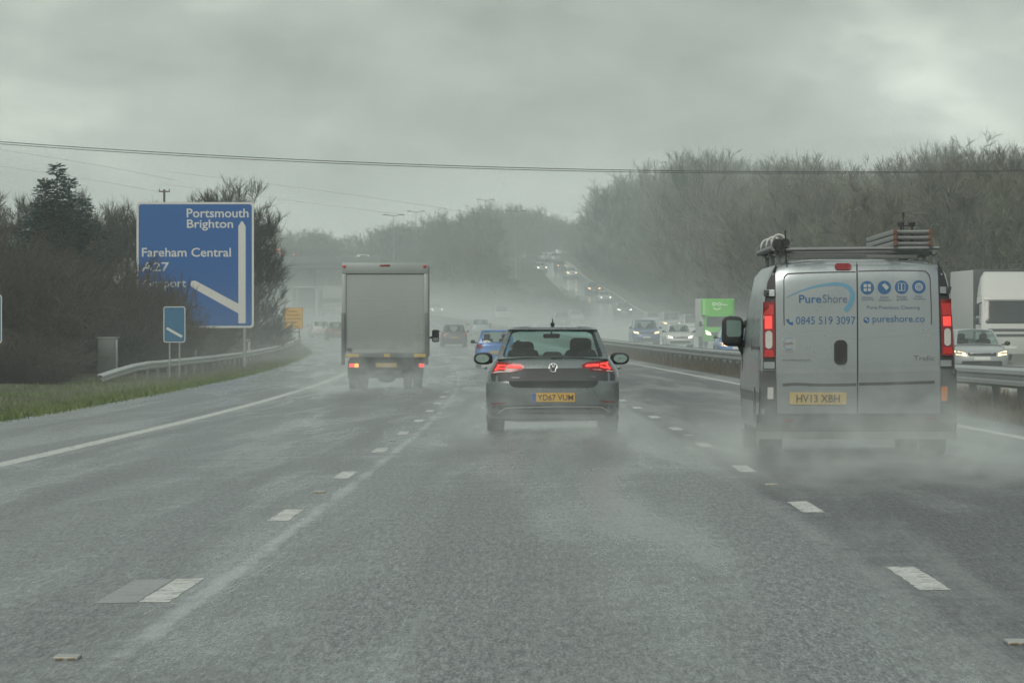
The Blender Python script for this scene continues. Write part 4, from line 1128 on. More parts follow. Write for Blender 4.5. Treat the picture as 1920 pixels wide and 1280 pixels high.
def ribbon(name, ds, edges, zf, m, lift=0.0, uvo=None, kind='structure'):
    """edges(d) -> list of X; zf(X, d) -> z"""
    V = []; F = []; U = []
    n = None
    for d in ds:
        e = edges(d); n = len(e)
        for X in e:
            V.append((X, d, zf(X, d) + lift)); U.append((X - L(d), d))
    for i in range(len(ds) - 1):
        for k in range(n - 1): F.append((i * n + k, i * n + k + 1, (i + 1) * n + k + 1, (i + 1) * n + k))
    o = rawmesh(name, V, F, m, smooth=True)
    uvl = o.data.uv_layers.new(name='lane')
    for lp in o.data.loops: uvl.data[lp.index].uv = U[lp.vertex_index]
    if kind: o['kind'] = kind
    return o

def drange(a, b, s):
    n = max(1, int(round((b - a) / s)))
    return [a + (b - a) * k / n for k in range(n + 1)]

def build_roads():
    rm = road_material('wet_tarmac', [(.20, .075, 1.0), (3.62, .12, .3), (-3.76, .16, .4)], 1.0, .06)
    ro = road_material('wet_tarmac_far_sheen', [(14.3, .2, .5), (18.0, .2, .5)], 4.6, .36)  # base colour lifted to stand in for sky and headlight reflections
    zmain = lambda X, d: zm(d) + cross(X - L(d))
    ribbon('motorway', drange(-40, 1000, 4), lambda d: [L(d) + o for o in [e0(d)] + list(np.linspace(-6.5, E1, 12))], zmain, rm)
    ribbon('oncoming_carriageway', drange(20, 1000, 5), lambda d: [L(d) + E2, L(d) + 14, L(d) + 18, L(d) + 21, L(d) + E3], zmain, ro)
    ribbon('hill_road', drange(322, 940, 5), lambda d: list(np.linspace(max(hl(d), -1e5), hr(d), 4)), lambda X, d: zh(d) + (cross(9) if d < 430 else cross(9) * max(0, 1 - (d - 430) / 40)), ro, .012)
    # painted lines, a sheet just proud of the tarmac
    pm, t, b = new_mat('road_paint')
    tc = t.node('ShaderNodeTexCoord').outputs['Object']
    n1 = t.noise(tc, 9, 5, .7); n2 = t.noise(tc, 45, 3, .6)
    t.l.new(t.mix(t.ss(t.m('MULTIPLY_ADD', n2, .45, t.m('MULTIPLY', n1, .55)), .36, .58), (.16, .17, .165), (.58, .60, .56)), b.inputs['Base Color'])
    b.inputs['Roughness'].default_value = .55
    jr = random.Random(12)
    def dashes(name, offs, d0, d1, period, ln, w, zfn, lift):
        V = []; F = []
        for of in offs:
            d = d0
            while d < d1:
                k = len(V); n = 16 if d < 70 else 2      # edges crumble a little
                for i in range(n + 1):
                    D = d - ln / 2 + ln * i / n
                    for s in (-1, 1):
                        X = L(D) + of + s * (w / 2 + jr.uniform(-.007, .004)); De = D + (jr.uniform(-.05, .05) if i in (0, n) else 0)
                        V.append((X, De, zfn(X, De) + lift))
                for i in range(n): F.append((k + 2 * i, k + 2 * i + 1, k + 2 * i + 3, k + 2 * i + 2))
                d += period
        o = rawmesh(name, V, F, pm); o['kind'] = 'structure'
    dashes('lane_markings', (0, 3.79), 11.77, 600, 9.0, 2.02, .155, zmain, .0016)
    dashes('oncoming_lane_markings', (14.3, 18.0), 60, 560, 9.0, 2.0, .15, zmain, .006)
    def line(name, path, w, zfn, lift):
        V = []; F = []
        for i, (X, d) in enumerate(path):
            V += [(X - w / 2, d, zfn(X, d) + lift), (X + w / 2, d, zfn(X, d) + lift)]
            if i: F.append((2 * i - 2, 2 * i - 1, 2 * i + 1, 2 * i))
        o = rawmesh(name, V, F, pm); o['kind'] = 'structure'
    line('edge_line', [(L(d) - 3.98, d) for d in drange(10, 250, 3)], .22, zmain, .002)
    line('median_edge_line', [(L(d) + 7.62, d) for d in drange(5, 600, 4)], .2, zmain, .002)
    line('slip_road_edge_line', [(L(d) + float(np.interp(d, [262, 275, 320, 400, 460], [-5.6, -6.2, -8.5, -11.8, -14])), d) for d in drange(262, 460, 4)], .22, zmain, .006)
    line('oncoming_edge_line', [(L(d) + 10.95, d) for d in drange(40, 600, 5)], .2, zmain, .006)
    line('hill_road_edge_line', [(hr(d) - .5, d) for d in drange(440, 900, 6)], .2, lambda X, d: zh(d), .02)
    # worn patch of an older dash beside the nearest one
    V = []; F = []
    wm, t_, b_ = new_mat('worn_paint'); tc_ = t_.node('ShaderNodeTexCoord').outputs['Object']
    t_.l.new(t_.mix(t_.ss(t_.m('MULTIPLY_ADD', t_.noise(tc_, 60, 3, .7), .6, t_.m('MULTIPLY', t_.noise(tc_, 7, 4, .7), .4)), .33, .50), (.06, .067, .068), (.27, .285, .28)), b_.inputs['Base Color']); b_.inputs['Roughness'].default_value = .5
    for D in (19.77, 21.75):
        for o in (-.29, -.085): V.append((L(D) + o, D, zmain(L(D) + o, D) + .0012))
    o = rawmesh('worn_marking', V, [(0, 1, 3, 2)], wm); o['kind'] = 'structure'
    # raised studs
    sm = mat('stud_body', (.34, .35, .33), .5, .2, .25, 30); sg = mat('stud_reflector', (.30, .25, .16), .3, 0, .2, 20)
    lab = {(0, 0): 'pale road stud nearest the camera on the left lane line', (0, 1): 'pale road stud on the left lane line between the second and third white dash', (1, 0): 'pale road stud at the bottom right corner of the photo',
           (1, 1): 'pale road stud on the right lane line just behind the silver van', (0, 2): 'small far road stud on the left lane line near the box lorry', (1, 2): 'small far road stud on the right lane line between hatchback and van'}
    first = None
    for k in range(3):
        for s, of in ((0, 0), (1, 3.79)):
            d = 16.27 + 18 * k; X = L(d) + of
            if first is None:
                bm = bmesh.new(); box(bm, -.050, .050, -.08, .08, -.004, .014, .006); o = obj('road_stud', bm, sm)
                bm = bmesh.new()
                for sx in (-1, 1): box(bm, sx * .024 - .016, sx * .024 + .016, -.083, -.06, .002, .010, .002)
                obj('reflector', bm, sg, o); first = o
            else:
                o = first.copy(); COL.objects.link(o)
                for ch in first.children:
                    c = ch.copy(); COL.objects.link(c); c.parent = o
            o.location = (X, d, zmain(X, d)); tag(o, lab[(s, k)], 'road stud', 'raised studs along the lane lines')

# ------------------------------------------------------------------ crash barriers
WP = [(0, 0), (.022, .02), (.075, .045), (.080, .10), (.012, .135), (.012, .175), (.080, .21), (.075, .265), (.022, .29), (0, .31)]
def beam(name, path, side, parent, mt):
    """W-section rail swept along (X, d, ztop)"""
    prof = [(a + .02, z - .31) for a, z in WP] + [(a + .012, z - .31) for a, z in WP[::-1]]
    V = []; F = []; n = len(prof)
    for i, (X, d, z) in enumerate(path):
        q = path[min(i + 1, len(path) - 1)]; p = path[max(i - 1, 0)]
        dx, dy = q[0] - p[0], q[1] - p[1]; l = math.hypot(dx, dy)
        nx, ny = dy / l * side, -dx / l * side
        for a, b in prof: V.append((X + nx * a, d + ny * a, z + b))
    for i in range(len(path) - 1):
        for k in range(n):
            j = (k + 1) % n
            F.append((i * n + k, i * n + j, (i + 1) * n + j, (i + 1) * n + k))
    F.append(tuple(range(n))); F.append(tuple(range((len(path) - 1) * n, len(path) * n))[::-1])
    return rawmesh(name, V, F, mt, parent)

def build_barriers():
    st = M['steel']; pk = mat('post_steel', (.13, .135, .13), .6, .3, .3, 3)
    pale = mat('bright_galvanised', (.50, .52, .505), .42, .45, .22, 1.5)
    # left-hand barrier with its ramped end
    tb = [(150, -15.15, .02), (154, -14.9, .20), (158, -14.6, .37), (162, -14.35, .455), (168, -14.1, .49), (185, -13.5, .62), (200, -13.4, .71), (215, -13.5, .806), (235, -13.75, .97), (250, -14.05, 1.10), (270, -14.6, 1.27), (290, -15.25, 1.44), (300, -15.7, 1.52)]
    D = [q[0] for q in tb]
    f = lambda d: (float(np.interp(d, D, [q[1] for q in tb])), float(np.interp(d, D, [q[2] for q in tb])))
    r = thing('crash_barrier', 'curving grey crash barrier with a ramped end on the grass below the blue signs', 'barrier', (0, 0, 0), group='crash barriers')
    path = [(f(d)[0], d, f(d)[1]) for d in drange(150, 300, 2)]
    beam('rail', path, 1, r, pale)
    V = []; F = []
    for i, (X, d, z) in enumerate(path):     # flat top flange of the box section
        V += [(X - .10, d, z + .004), (X + .03, d, z + .004), (X - .10, d, z - .03), (X + .03, d, z - .03)]
        if i:
            a = 4 * i - 4; F += [(a, a + 1, a + 5, a + 4), (a + 2, a + 6, a + 7, a + 3), (a, a + 4, a + 6, a + 2), (a + 1, a + 3, a + 7, a + 5)]
    F += [(0, 2, 3, 1), (4 * len(path) - 4, 4 * len(path) - 3, 4 * len(path) - 1, 4 * len(path) - 2)]
    rawmesh('top_flange', V, F, pale, r)
    proto = None
    for k in range(45):
        d = 158.5 + 3.2 * k
        if d > 299: break
        X, z = f(d)
        if proto is None:
            bm = bmesh.new(); box(bm, -.055, .055, -.04, .04, -1.25, -.06, .0); o = obj('post', bm, pk, r); proto = o
        else: o = proto.copy(); link(o, r)
        o.location = (X - .075, d, z)
    # double-sided barrier in the central reserve
    r = thing('central_barrier', 'long double-sided grey crash barrier along the grassy central reserve right of the hatchback', 'barrier', (0, 0, 0), group='crash barriers')
    zt = lambda d: zm(d) + cross(8.4) + .76
    for s, nm in ((-1, 'rail'), (1, 'rail')):
        beam(nm, [(L(d) + BAR + s * .09, d, zt(d)) for d in drange(12, 640, 4)], s, r, st)
    proto = None
    for k in range(100):
        d = 15.2 + 3.2 * k
        if proto is None:
            bm = bmesh.new(); box(bm, -.06, .06, -.05, .05, -1.0, .0, .0); proto = o = obj('post', bm, pk, r)
        else: o = proto.copy(); link(o, r)
        o.location = (L(d) + BAR, d, zt(d))
    bm = bmesh.new(); d = 15.2 + 320.0
    while d < 636:
        X = L(d) + BAR; z = zt(d); box(bm, X - .06, X + .06, d - .05, d + .05, z - 1.0, z, 0); d += 3.2
    o = obj('post', bm, pk, r); o['kind'] = 'stuff'

# ------------------------------------------------------------------ signs and small roadside things
def plate_obj(name, x0, x1, z0, z1, y0, y1, r, m, parent):
    bm = bmesh.new(); pts = rrect(x0, x1, z0, z1, r, 6)
    f = bm.faces.new([bm.verts.new((a, y0, b)) for a, b in pts])
    e = bmesh.ops.extrude_face_region(bm, geom=[f])
    for v in e['geom']:
        if isinstance(v, bmesh.types.BMVert): v.co.y = y1
    return obj(name, bm, m, parent)

def build_signs():
    sb = mat('sign_blue', (.002, .086, .30), .45, 0, .07, 1.2); sb2 = mat('marker_blue', (.003, .11, .23), .42, 0, .07, 1.5)
    wh = mat('sign_white_film', (.56, .575, .54), .45, 0, .07, 2); bk = mat('sign_back', (.2, .21, .2), .5, .5, .15, 2); post = M['steel']
    yl = mat('sign_yellow', (.70, .38, .02), .45, 0, .08, 3)
    # large direction sign
    d = 195.0; s = FPX / d
    X = px(365.5, d); g = ground(X, d)
    r = thing('direction_sign', 'large blue motorway direction sign with white lettering and branching white arrow', 'road sign', (X, d, 0))
    zx = lambda x: (x - 365.5) / s
    zz = lambda y: 1.2 + (642 - y) / s
    x0, x1, z0, z1 = zx(256), zx(476), zz(614.5), zz(379)
    plate_obj('border', x0, x1, z0, z1, 0, .04, .18, wh, r)
    plate_obj('panel', x0 + .10, x1 - .10, z0 + .10, z1 - .10, -.006, -.0005, .12, sb, r)
    fl = flat(-.006)
    def wr(sx, xa, xb, yc, h): text('lettering', sx, (zx(xa) + zx(xb)) / 2, zz(yc), zx(xb) - zx(xa), fl, wh, r, .004, height=h, bold=.012)
    wr('Portsmouth', 350, 466, 399.5, .43); wr('Brighton', 350.5, 437, 422, .53)
    wr('Fareham Central', 266, 433, 473, .43); wr('A27', 266, 317, 500, .43); wr('Gosport', 268, 349, 533, .53)
    panel('arrow', [(zx(447), zz(606)), (zx(460.5), zz(606)), (zx(460.5), zz(424)), (zx(455), zz(415)), (zx(452.5), zz(415)), (zx(447), zz(424))], fl, wh, r, .004, 0, 3)
    panel('arrow', [(zx(357), zz(534)), (zx(358.5), zz(527)), (zx(366), zz(526)), (zx(448), zz(570)), (zx(448), zz(588)), (zx(362), zz(540))], fl, wh, r, .0045, 0, 3)
    for x in (x0 + .9, 0, x1 - .45):
        bm = bmesh.new(); tube(bm, (x, .14, g - .5), (x, .14, z1 - .3), .085, .085, 12); obj('post', bm, post, r)
    bm = bmesh.new()
    for z in (z0 + .8, (z0 + z1) / 2, z1 - .8): box(bm, x0 + .2, x1 - .2, .042, .075, z - .04, z + .04)
    obj('stiffener', bm, bk, r)
    # countdown markers
    def marker(label, xa, xb, ya, yb, d, bars):
        s = FPX / d; xc = (xa + xb) / 2; X = px(xc, d); g = ground(X, d)
        r = thing('countdown_marker', label, 'road sign', (X, d, 0), group='blue countdown markers')
        w = (xb - xa) / s; z0, z1 = 1.2 + (642 - yb) / s, 1.2 + (642 - ya) / s
        plate_obj('border', -w / 2, w / 2, z0, z1, 0, .03, .10, wh, r)
        plate_obj('panel', -w / 2 + .035, w / 2 - .035, z0 + .035, z1 - .035, -.005, -.0005, .07, sb2, r)
        f = flat(-.005)
        for k in range(bars):
            c = z0 + .40 * (z1 - z0) / 1.43 + .42 * k
            panel('bar', [(-.34, c + .13), (-.29, c + .22), (.335, c - .13), (.285, c - .22)], f, wh, r, .004, 0, 3)
        for x in (-.2, .2):
            bm = bmesh.new(); tube(bm, (x, .07, g - .4), (x, .07, z1 - .1), .035, .035, 8); obj('post', bm, post, r)
    marker('small blue countdown marker with a single white slanting bar in front of the big sign', 306.5, 347.5, 574.5, 642, 165.0, 1)
    marker('blue countdown marker cut off by the left edge of the photo', -50, 3.5, 552, 643.5, 128.0, 2)
    # yellow information board
    d = 300.0; s = FPX / d; X = px(550, d)
    r = thing('information_board', 'yellow temporary information board on a metal frame beside the exit lane', 'road sign', (X, d, 0), (0, 0, .04))
    z0, z1 = 1.2 + 26 / s, 1.2 + 65 / s; w = 36 / s; g = ground(X, d)
    plate_obj('panel', -w / 2, w / 2, z0, z1, 0, .03, .03, yl, r)
    dk = mat('sign_print', (.12, .09, .03), .5, 0, .2, 8)
    rnd = random.Random(5)
    for k, (hw_) in enumerate((.34, .44, .52, .34, .40)):
        z = z1 - .26 - .27 * k; x = -hw_
        while x < hw_ - .05:
            ww = rnd.uniform(.05, .11); panel('print', rrect(x, min(hw_, x + ww), z - .055, z + .055, .01), flat(0), dk, r, .004, 0, 3); x += ww + .03
    bm = bmesh.new()
    strip('border', [(-w / 2 + .02, z0 + .02), (w / 2 - .02, z0 + .02), (w / 2 - .02, z1 - .02), (-w / 2 + .02, z1 - .02), (-w / 2 + .02, z0 + .02)], .035, flat(0), dk, r, .005)
    bm.free(); bm = bmesh.new()
    for x in (-.42, .42): tube(bm, (x, .06, g - .3), (x, .06, z1 - .1), .035, .035, 8); tube(bm, (x, .06, z0 + .2), (x + .1, .9, g - .2), .03, .03, 8)
    tube(bm, (-.42, .06, z0 - .22), (.45, .06, z0 - .22), .035, .035, 8)
    obj('frame', bm, M['grey_plastic'], r)
    # roadside cabinet
    d = 168.0; s = FPX / d; X = px(200, d); g = ground(X, d)
    r = thing('roadside_cabinet', 'grey metal roadside cabinet standing in the scrub behind the barrier end', 'cabinet', (X, d, 0), (0, 0, -.12))
    cm = mat('cabinet_grey', (.14, .16, .155), .5, .1, .2, 3, dirt=((.06, .06, .05), .2, 1.5, .6)); w = 17 / s
    top = 1.2 + 8 / s
    bm = bmesh.new(); box(bm, -w, w, 0, .5, g - .2, top, .015); obj('case', bm, cm, r)
    bm = bmesh.new(); box(bm, -w - .03, w + .05, -.04, .54, top + .001, top + .045, .012); obj('lid', bm, mat('cabinet_lid', (.34, .36, .35), .4, .3, .1), r)
    bm = bmesh.new(); box(bm, -w + .05, w - .05, -.02, -.001, g + .05, top - .06, .006); dr = obj('door', bm, cm, r)
    bm = bmesh.new(); box(bm, w + .002, w + .06, .02, .10, g - .1, top - .05, .005); obj('conduit', bm, mat('conduit', (.36, .38, .37), .4, .4, .1), r)
    # marker posts behind the barrier
    for x, d, lab, hh, cols_ in ((467, 232, 'short pale post with a small plate behind the barrier, under the big sign', 1.15, ('white_paint', None)), (514, 262, 'white marker post with a red band behind the far end of the barrier', 1.15, ('white_paint', 'lens_red'))):
        X = px(x, d); g = ground(X, d)
        r = thing('marker_post', lab, 'post', (X, d, g))
        bm = bmesh.new(); box(bm, -.07, .07, -.04, .04, -.3, hh + .1, .02); obj('post', bm, M[cols_[0]], r)
        bm = bmesh.new()
        if cols_[1]: box(bm, -.085, .085, -.06, -.04, .55, .95, .005); obj('band', bm, M[cols_[1]], r); bm = bmesh.new(); box(bm, -.085, .085, -.06, .05, hh + .11, hh + .3, .01); obj('cap', bm, M['eu_blue'], r)
        else: box(bm, -.30, .02, -.05, -.02, hh - .05, hh + .08, .005); obj('plate', bm, M['alu'], r)
    # utility pole among the trees
    d = 228.0; X = px(308, d); g = ground(X, d); top = 1.2 + 287 * d / FPX - g
    r = thing('utility_pole', 'wooden utility pole with a short crossarm showing above the big blue sign', 'pole', (X, d, g))
    bm = bmesh.new(); tube(bm, (0, 0, -.5), (0, 0, top), .10, .06, 10); obj('post', bm, M['wood_pole'], r)
    bm = bmesh.new(); box(bm, -.30, .32, -.05, .0, top - .16, top - .09, .01)
    for x in (-.27, .29): box(bm, x - .025, x + .025, -.045, -.005, top - .09, top + .02, .005)
    obj('crossarm', bm, M['wood_pole'], r)
    # lamp posts on the hill
    for x, y, d, lab in ((780, 397, 770, 'twin-headed lamp post on the wooded hill above the box lorry'), (911, 375, 765, 'twin-headed lamp post at the top of the central wooded hill'), (738, 404, 655, 'pale lamp column against the wooded hill, left of the other columns'), (967, 396, 640, 'pale lamp column against the wooded hill, left of the cars on the hill road')):
        X = px(x, d); g = ground(X, d); top = 1.2 + (642 - y) * d / FPX - g
        r = thing('lamp_post', lab, 'lamp post', (X, d, g), group='lamp posts on the hill')
        bm = bmesh.new(); tube(bm, (0, 0, -.5), (0, 0, top), .085, .055, 8); obj('column', bm, post, r)
        for s_ in (-1, 1):
            bm = bmesh.new(); tube(bm, (0, 0, top - .1), (s_ * 1.1, 0, top + .1), .05, .045, 8); box(bm, min(s_ * .9, s_ * 1.7), max(s_ * .9, s_ * 1.7), -.14, .14, top + .02, top + .18, .04); obj('lamp_head', bm, M['grey_plastic'], r)

def build_wires():
    def wire(name, lab, pts, d, r):
        """pts: three (px, py) fixing a sagging span that hangs at distance d"""
        (xa, ya), (xb, yb), (xc, yc) = pts
        A = np.array([[xa * xa, xa, 1], [xb * xb, xb, 1], [xc * xc, xc, 1]], float); k = np.linalg.solve(A, np.array([ya, yb, yc], float))
        return k
    def build(lab, pts, d, r, x0, x1, dz=(0,), slope=0.0):
        k = wire('', lab, pts, d, r)
        bm = bmesh.new()
        for z_ in dz:
            prev = None; ring0 = None
            for i in range(61):
                x = x0 + (x1 - x0) * i / 60; y = k[0] * x * x + k[1] * x + k[2]
                dd = d * (1 + slope * (x - 960) / 960)
                c = Vector((px(x, dd), dd, 1.2 + (642 - y) * dd / FPX + z_))
                ring = [bm.verts.new(c + Vector((0, math.cos(a) * r, math.sin(a) * r))) for a in (0, 2 * PI / 5, 4 * PI / 5, 6 * PI / 5, 8 * PI / 5)]
                if prev:
                    for j in range(5): bm.faces.new((prev[j], prev[(j + 1) % 5], ring[(j + 1) % 5], ring[j]))
                prev = ring
        o = obj('power_line', bm, M['cable']); tag(o, lab, 'cable', 'overhead lines')
    build('thick upper overhead cable crossing the whole sky from the left edge to the right wood', [(0, 266), (560, 299.5), (1140, 318.5)], 215, .021, -500, 2600)
    build('thick overhead cable running just below the topmost one', [(0, 270), (560, 303.5), (1140, 322)], 215, .018, -500, 2600)
    build('thin overhead wire sloping down to the utility pole above the blue sign', [(-100, 268), (0, 281), (330, 338)], 228, .005, -400, 330)
    build('thin faint overhead wire low at the left edge, passing behind the conifer', [(-100, 300), (0, 312), (300, 360)], 228, .0045, -400, 312)
    build('thin faint overhead wire in the pale sky right of the big sign', [(450, 338), (560, 352), (880, 398)], 420, .011, 300, 900)
    build('faintest overhead wire, lowest in the pale sky between the sign and the hill', [(450, 364), (560, 378), (720, 398)], 430, .010, 300, 760)

# ------------------------------------------------------------------ the overbridge
def build_bridge():
    d = 765.0
    r = thing('overbridge', 'grey concrete overbridge crossing the carriageway behind the box lorry', 'bridge', (0, 0, 0))
    bc = mat('bridge_concrete', (.075, .077, .073), .8, 0, .3, .4)
    fz = lambda y: 1.2 + (642 - y) * d / FPX
    X0, X1 = -150, -14
    bm = bmesh.new(); box(bm, X0, X1, d, d + 11, fz(503), fz(491), .05); obj('deck', bm, bc, r)
    bm = bmesh.new(); box(bm, X0, X1, d - .25, d - .005, fz(494), fz(481), .03); box(bm, X0, X1, d + 11.005, d + 11.25, fz(494), fz(481), .03); obj('parapet', bm, mat('edge_concrete', (.11, .115, .11), .8, 0, .25, .5), r)
    for yy in (d - .12, d + 10.9):
        bm = bmesh.new(); x = X0
        for z in (fz(476), fz(471)): box(bm, X0, X1, yy - .03, yy + .03, z - .04, z + .04)
        while x < X1: box(bm, x - .04, x + .04, yy - .029, yy + .029, fz(481), fz(470.5)); x += 2.5
        obj('railing', bm, M['grey_plastic'], r)
    for x, w in ((px(581, d), .75), (px(470, d), .75), (-24.5, 2.5)):
        bm = bmesh.new(); box(bm, x - w, x + w, d + 1.5, d + 9.5, ground(x, d) - 2.5, fz(503) - .002, .05); obj('pier' if w < 1 else 'abutment', bm, bc, r)
    zd = fz(491)
    w = build_works_lorry(d + 2.2, px(537, d), zd); w.scale = (.72, .72, .72)
    o = make_car('hatchback', 'white car crossing the overbridge above the box lorry, only its roof showing', 'car', 'hatch', paint('bridge_car_white', (.6, .61, .6)))
    o.location = (px(694, d), d + 5, zd); o.rotation_euler = (0, 0, PI / 2)

# ------------------------------------------------------------------ vegetation
def grow(rnd, h, spread, prim=10, sec=6, ter=5, tw=5, trunk_r=.16, clear=.18, twl=.55, tww=.016, up=.35):
    """bare winter tree: (trunk and limbs) and (twigs)"""
    LV, LF, TV, TF = [], [], [], []
    def seg(p, q, r0, r1, n):
        d = (q - p); 
        if d.length < 1e-5: return
        d.normalize(); a = d.orthogonal().normalized(); b = d.cross(a); k = len(LV)
        for c, r in ((p, r0), (q, r1)):
            for i in range(n):
                t = 2 * PI * i / n; LV.append(c + a * (math.cos(t) * r) + b * (math.sin(t) * r))
        for i in range(n):
            j = (i + 1) % n; LF.append((k + i, k + j, k + n + j, k + n + i))
    def limb(p, d, ln, r0, n, seglen, bend, upw):
        pts = [p]; m = max(2, int(ln / seglen)); dd = d.normalized(); 
        for i in range(m):
            dd = (dd + Vector((rnd.gauss(0, bend), rnd.gauss(0, bend), rnd.gauss(0, bend) + upw))).normalized()
            q = pts[-1] + dd * (ln / m)
            seg(pts[-1], q, r0 * (1 - .75 * i / m), r0 * (1 - .75 * (i + 1) / m), n); pts.append(q)
        return pts, dd
    def twig(p, d, ln):
        d = (d + Vector((rnd.gauss(0, .35), rnd.gauss(0, .35), rnd.gauss(.12, .35)))).normalized()
        q = p + d * ln * .55
        d2 = (d + Vector((rnd.gauss(0, .25), rnd.gauss(0, .25), rnd.gauss(.08, .25)))).normalized(); e = q + d2 * ln * .45
        s = d.cross(Vector((rnd.gauss(0, 1), rnd.gauss(0, 1), rnd.gauss(0, 1))))
        if s.length < 1e-4: return
        s = s.normalized() * tww; k = len(TV)
        TV.extend((p + s, p - s, q + s * .8, q - s * .8, e)); TF.append((k, k + 1, k + 3, k + 2)); TF.append((k + 2, k + 3, k + 4))
    def pick(pts, a=.25):
        t = rnd.uniform(a, 1) * (len(pts) - 1); i = min(int(t), len(pts) - 2); return pts[i].lerp(pts[i + 1], t - i), (pts[i + 1] - pts[i]).normalized()
    tp, _ = limb(Vector((0, 0, -.25)), Vector((0, 0, 1)), h * .72, trunk_r, 7, h * .09, .05, .05)
    for a in range(prim):
        f = clear + (1 - clear) * (a + rnd.random()) / prim
        i = min(int(f * (len(tp) - 1)), len(tp) - 2); p = tp[i].lerp(tp[i + 1], f * (len(tp) - 1) - i)
        ang = a * 2.4 + rnd.uniform(-.5, .5)
        env = math.sin(PI * min(1, .22 + .60 * f)) ** .7
        ln = spread * env * rnd.uniform(.7, 1.1); 
        d = Vector((math.cos(ang), math.sin(ang), .35 + .9 * f))
        P1, d1 = limb(p, d, ln * 1.15, trunk_r * .45 * (1 - .5 * f), 4, ln * .25, .14, up * .25)
        for b in range(sec):
            q, dq = pick(P1, .2)
            v = (dq + Vector((rnd.gauss(0, .6), rnd.gauss(0, .6), rnd.gauss(.15, .5)))).normalized()
            P2, d2 = limb(q, v, ln * rnd.uniform(.35, .6), trunk_r * .16, 3, ln * .16, .15, up * .3)
            for c in range(ter):
                q3, dq3 = pick(P2, .15)
                v3 = (dq3 + Vector((rnd.gauss(0, .55), rnd.gauss(0, .55), rnd.gauss(.2, .45)))).normalized()
                P3, d3 = limb(q3, v3, ln * rnd.uniform(.16, .32), trunk_r * .07, 3, ln * .12, .15, up * .3)
                for e in range(tw):
                    q4, dq4 = pick(P3, .1); twig(q4, dq4, twl * rnd.uniform(.6, 1.3))
    return LV, LF, TV, TF

def grow_shrub(rnd, h, w, stems=26, sub=6, tw=9, tww=.013, twl=.55):
    LV, LF, TV, TF = [], [], [], []
    def ribbon_seg(p, q, r):
        d = q - p; s = d.cross(Vector((rnd.gauss(0, 1), rnd.gauss(0, 1), rnd.gauss(0, 1))))
        if s.length < 1e-5: return
        s = s.normalized() * r; t = d.cross(s).normalized() * r; k = len(LV)
        LV.extend((p + s, p - s * .5 + t, p - s * .5 - t, q + s * .7, q - s * .35 + t * .7, q - s * .35 - t * .7))
        for i in range(3): LF.append((k + i, k + (i + 1) % 3, k + 3 + (i + 1) % 3, k + 3 + i))
    for a in range(stems):
        ang = rnd.uniform(0, 2 * PI); lean = rnd.uniform(.05, .9)
        p = Vector((math.cos(ang) * w * .25 * rnd.random(), math.sin(ang) * w * .25 * rnd.random(), -.15))
        d = Vector((math.cos(ang) * lean, math.sin(ang) * lean, 1)).normalized(); ln = h * rnd.uniform(.6, 1.08) * (1.1 - .25 * lean); pts = [p]
        for i in range(5):
            d = (d + Vector((rnd.gauss(0, .12) + math.cos(ang) * .05, rnd.gauss(0, .12) + math.sin(ang) * .05, -.05 * lean))).normalized(); q = pts[-1] + d * ln / 5
            ribbon_seg(pts[-1], q, .022 * (1 - .15 * i)); pts.append(q)
        for b in range(sub):
            t = rnd.uniform(.12, 1) * 5; i = min(int(t), 4); p1 = pts[i].lerp(pts[i + 1], t - i)
            v = (pts[i + 1] - pts[i]).normalized() + Vector((rnd.gauss(0, .6), rnd.gauss(0, .6), rnd.gauss(.1, .45))); v.normalize()
            l2 = h * rnd.uniform(.15, .32); p2 = p1 + v * l2; ribbon_seg(p1, p2, .010)
            for e in range(tw):
                f = rnd.uniform(.1, 1); q = p1.lerp(p2, f)
                dv = (v + Vector((rnd.gauss(0, .6), rnd.gauss(0, .6), rnd.gauss(.1, .5)))).normalized() * twl * rnd.uniform(.5, 1.3)
                s = dv.cross(Vector((rnd.gauss(0, 1), rnd.gauss(0, 1), rnd.gauss(0, 1))))
                if s.length < 1e-5: continue
                s = s.normalized() * tww; k = len(TV); TV.extend((q + s, q - s, q + dv)); TF.append((k, k + 1, k + 2))
    return LV, LF, TV, TF

def grow_conifer(rnd, h, w):
    LV, LF, TV, TF = [], [], [], []
    n = 8
    for k in range(11):
        z = -.3 + (h + .3) * k / 10; r = .17 * (1 - k / 10) + .008
        for i in range(n): LV.append(Vector((math.cos(2 * PI * i / n) * r, math.sin(2 * PI * i / n) * r, z)))
    for k in range(10):
        for i in range(n): LF.append((k * n + i, k * n + (i + 1) % n, (k + 1) * n + (i + 1) % n, (k + 1) * n + i))
    z = .5
    while z < h - .1:
        f = z / h; R_ = w * (1 - f) ** .8 + .08
        for a in range(13 if f < .8 else 6):
            ang = rnd.uniform(0, 2 * PI); ln = R_ * rnd.uniform(.65, 1.15)
            rise = .35 if f > .6 else .05
            d = Vector((math.cos(ang), math.sin(ang), rise)); side = Vector((-math.sin(ang), math.cos(ang), 0))
            m = max(4, int(ln / .10))
            for i in range(m):
                t = (i + .5) / m; c = Vector((0, 0, z + rnd.gauss(0, .04))) + d * ln * t + Vector((0, 0, -.28 * ln * t * t))
                for s in (-1, 1):
                    v = (d * rnd.uniform(.4, 1) + side * s * rnd.uniform(.3, 1.0) + Vector((0, 0, rnd.gauss(0, .3)))).normalized() * rnd.uniform(.14, .34) * (1.1 - .5 * t)
                    u = v.cross(Vector((rnd.gauss(0, .5), rnd.gauss(0, .5), 1))).normalized() * rnd.uniform(.03, .06); k = len(TV)
                    TV.extend((c, c + v * .55 + u, c + v, c + v * .55 - u)); TF.append((k, k + 1, k + 2, k + 3))
        z += .17 + .12 * (1 - f)
    return LV, LF, TV, TF

